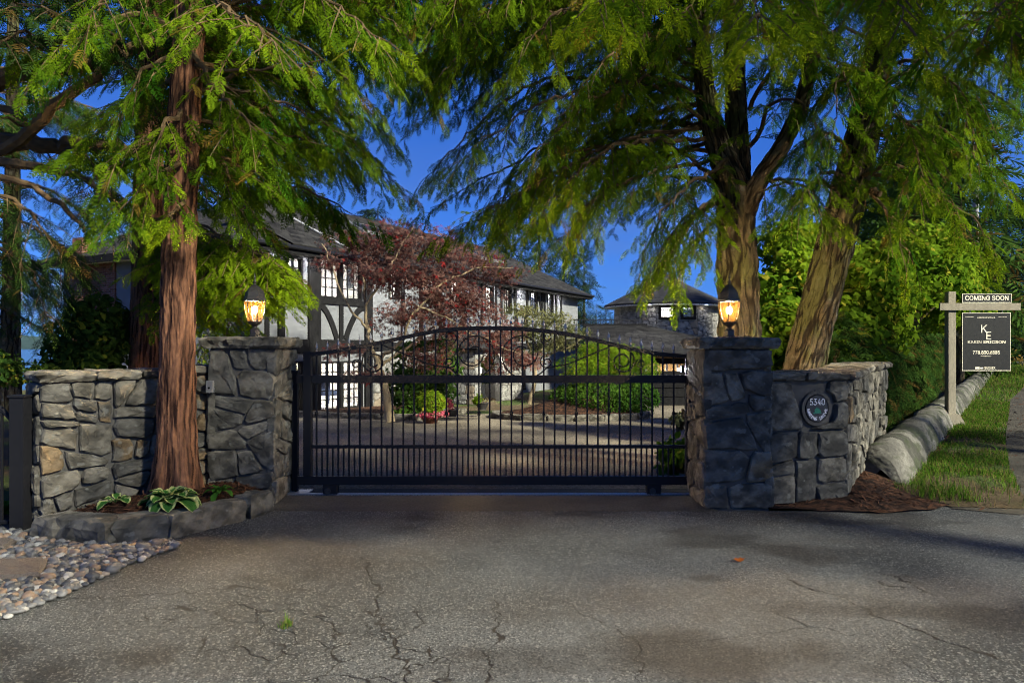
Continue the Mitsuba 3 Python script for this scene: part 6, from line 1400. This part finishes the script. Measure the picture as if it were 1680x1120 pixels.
# hostas in the raised bed: every large leaf its own piece
def hosta(name, label, c, n, L, seed, mat_='m_hosta', wf=.30, cat='plant'):
    r = np.random.default_rng(seed); k = key(name); lab(k, label, cat)
    for i in range(n):
        a = i * 2.399 + r.uniform(-.25, .25); q = (i + .5) / n; l = L * r.uniform(.75, 1.15) * (.65 + .5 * q); el = math.radians(78 - 62 * q + r.uniform(-8, 8))
        h = np.array([math.cos(a), math.sin(a), 0]); sd = np.array([-h[1], h[0], 0]); m_ = 9
        s = np.linspace(0, 1, m_); ang_ = el - s * (1.15 + .5 * q)
        dx = np.concatenate([[0], np.cumsum(np.cos(ang_[:-1]))]) * l / (m_ - 1); dz = np.concatenate([[0], np.cumsum(np.sin(ang_[:-1]))]) * l / (m_ - 1)
        w = wf * l * np.where(s < .28, .10, np.sin(np.pi * np.clip((s - .26) / .74, 0, 1)) ** .62)
        w[-1] = .002; V, UVs = [], []
        for j in range(m_):
            for t in (-1, -.5, 0, .5, 1):
                V.append(np.array(c) + h * dx[j] + [0, 0, dz[j] + .02] + sd * w[j] * t + np.array([0, 0, 1]) * abs(t) * w[j] * .38 + np.array([0, 0, 1]) * .006 * math.sin(j * 2 + t * 3)); UVs.append((s[j], .5 + t / 2))
        F = [[j * 5 + t, j * 5 + t + 1, j * 5 + t + 6, j * 5 + t + 5] for j in range(m_ - 1) for t in range(4)]
        F = np.array(F); F = np.vstack([F[:, [0, 1, 2]], F[:, [0, 2, 3]]])
        put(k + '__leaf', (np.array(V), F), mat_, True, np.array(UVs))
hosta('hosta', 'large white-edged hosta in front of the red tree trunk', [-2.98, 5.93, .21], 30, .27, 1)
hosta('hosta', 'smaller white-edged hosta at the left of the raised bed, against the wall', [-3.46, 5.98, .20], 9, .165, 2)
hosta('leafy_plant', 'small plain green plant right of the large hosta in the raised bed', [-2.72, 6.35, .22], 16, .15, 3, 'm_leafplain', .16)
hosta('leafy_plant', 'bright green plant beyond the iron gate at the left edge', [*at(-2, 820, 6.3)[:2], .0], 18, .30, 4, 'm_leafplain', .2)
hosta('leafy_plant', 'low broad leaved plant behind the gate at the foot of the right pillar', [1.95, 8.35, .05], 16, .26, 5, 'm_leafplain', .28)

# ------------------------------------------------------------------ far things
def conifer(name, label, x, y0, y1, d, seed, tpl=COARSE, leaf='m_far', wid=.26, group=None, n=None, gap=1.0):
    t = Tree(name, label, 'm_bark_grey', leaf, tpl, seed, group); r = t.r
    a, b = at(x, y1, d), at(x, y0, d); a[2] = min(a[2], float(G(a[0], a[1]))) - .2; H = b[2] - a[2]
    t.trunk([a, (a + b) / 2, b], [H * .020, H * .014, H * .003], n=12, sides=8)
    m = n or int(60 * H / 10)
    s = np.sort(r.random(m)) ** .8; z = a[2] + H * (.12 + .88 * s); L = H * wid * (1 - s) ** .75 * r.uniform(.6, 1.2, m) + H * .02
    az = r.uniform(0, 2 * np.pi, m)
    for zi, li, ai in zip(z, L, az):
        h = np.array([math.cos(ai), math.sin(ai), 0]); k = max(2, int(li / (H * .045)))
        u = np.linspace(.2, 1, k); P = np.array([b[0], b[1], zi]) + h * li * u[:, None] + np.array([0, 0, -1]) * (li * .28 * u ** 1.5)[:, None] + r.normal(0, H * .008, (k, 3))
        X = nrm(h + np.array([0, 0, -.4]) + r.normal(0, .35, (k, 3))); N = nrm(np.array([0, 0, 1.]) + r.normal(0, .5, (k, 3)))
        t.P.append(P); t.X.append(X); t.Y.append(nrm(np.cross(N, X))); t.S.append(H * .11 * r.uniform(.6, 1.3, k)); t.tone.append(np.clip(r.normal(.5, .25, k), 0, 1))
    t.done()
for i, (x, y0, d, w, lb) in enumerate(((830, 352, 62, .24, 'tall dark conifer directly above the right end of the house roof'), (885, 362, 60, .26, 'dark conifer behind the house roof, second from its right end'), (925, 385, 58, .24, 'dark rounded conifer beyond the right end of the house'), (958, 432, 66, .22, 'shorter dark conifer just right of the house eave'),
                                          (1088, 415, 52, .2, 'dark conifer behind the tower roof'), (470, 318, 48, .3, 'dark conifer rising behind the left part of the house roof'), (620, 340, 60, .3, 'dark conifer behind the middle of the house ridge'), (375, 300, 46, .3, 'dark conifer behind the left corner of the house roof'))):
    conifer('dark_conifer', lb, x, y0, 575, d, 100 + i, MID, 'm_far', w, n=110)
far = sorted((x, y, d) for x, y, d in ((978, 497, 118), (994, 500, 122), (1008, 507, 120), (1018, 490, 112), (1030, 503, 118), (1041, 496, 116), (1054, 486, 112), (1068, 493, 118), (1002, 512, 108), (985, 514, 110), (1036, 514, 108)))
ORD = ['first', 'second', 'third', 'fourth', 'fifth', 'sixth', 'seventh', 'eighth', 'ninth', 'tenth', 'eleventh']
for i, (x, y, d) in enumerate(far):
    conifer('distant_conifer', f'distant dark conifer on the skyline between house and tower, {ORD[i]} from the left', x, y, 580, d, 130 + i, COARSE, 'm_far', .2, 'distant conifers on the skyline', n=50)
for i, (x, y0, d, lb) in enumerate(((1650, 330, 40, 'dark conifer at the right edge behind the hanging sign'), (1610, 400, 46, 'dark conifer right of the utility pole'), (1700, 300, 36, 'dark conifer cut by the right edge behind the road'), (1640, 420, 60, 'dark conifer far down the road behind the sign board'), (1580, 430, 52, 'dark conifer behind the pale sign post'), (1672, 430, 75, 'dark conifer closing the view at the end of the road'), (1540, 420, 42, 'dark conifer behind the lime green bushes'))):
    conifer('dark_conifer', lb, x, y0, 580, d, 160 + i, MID, 'm_far', .26, n=150)
for i, (x, d, h, lb) in enumerate(((1572, 26, 11.5, 'nearest of the tall conifers rising behind the bushes and the sign'), (1520, 33, 13, 'tall conifer behind the sunlit bush above the hedge'), (1500, 39, 14, 'tall conifer far behind the leaning trunk'), (1497, 46, 15, 'farthest of the tall conifers behind the bushes'), (1420, 42, 13, 'conifer behind the bush right of the leaning trunk'))):
    conifer('shelter_conifer', lb, x, 567 - 1120 * (h - 1.6) / d, 580, d, 180 + i, MID, 'm_cedar_dark', .25, n=220)
kpz = key('utility_pole'); lab(kpz, 'tall grey utility pole above the estate sign at the right', 'utility pole')
a, b = at(1599, 575, 30), at(1601, 300, 30)
MB().tube([a, b], [.15, .12], 12).put(kpz + '__pole', 'm_pole', 40)
MB().tube([a + [0, 0, 3.8], a + [0, -.15, 3.8]], .09, 8).put(kpz + '__bracket', 'm_galv')
for i, (p, q) in enumerate(((at(1600, 420, 30), at(1720, 402, 28)), (at(1599, 428, 30), at(1500, 520, 22)))):
    c = np.linspace(0, 1, 14)[:, None]; pts = p + (q - p) * c + np.array([0, 0, -1.0]) * (.25 * 4 * c * (1 - c))
    lab(MB().tube(pts, .02, 4).put('power_line', 'm_iron'), ['power line running right from the utility pole', 'guy wire slanting down left from the utility pole'][i], 'cable')
# water and far shore
wv = np.array([(-9000, 150, -20.), (3000, 150, -20), (3000, 9000, -20), (-9000, 9000, -20)])
lab(put('water', (wv, np.array([[0, 1, 2, 3]])), 'm_water'), 'pale calm sea seen below the house at the far left', kind='structure')
x = np.linspace(-9000, 3000, 160); h = 40 + 140 * meshkit.fbm(np.stack([x * .0011, x * 0, x * 0], -1), 4, 3)
pr = []
for j, (yy, kf) in enumerate(((4200, -.2), (4500, .35), (5000, .8), (5600, 1.0))): pr.append(np.column_stack([x, np.full_like(x, yy), -21 + h * kf + (j > 0) * 20 * meshkit.fbm(np.stack([x * .006, x * 0 + j, x * 0], -1), 3)]))
hv = np.vstack(pr); n_ = len(x); F = [[j * n_ + i, j * n_ + i + 1, (j + 1) * n_ + i + 1, (j + 1) * n_ + i] for j in range(3) for i in range(n_ - 1)]
lab(put('hills', (hv, np.array(F)), 'm_hill', True), 'dark wooded hills on the far shore', kind='structure')
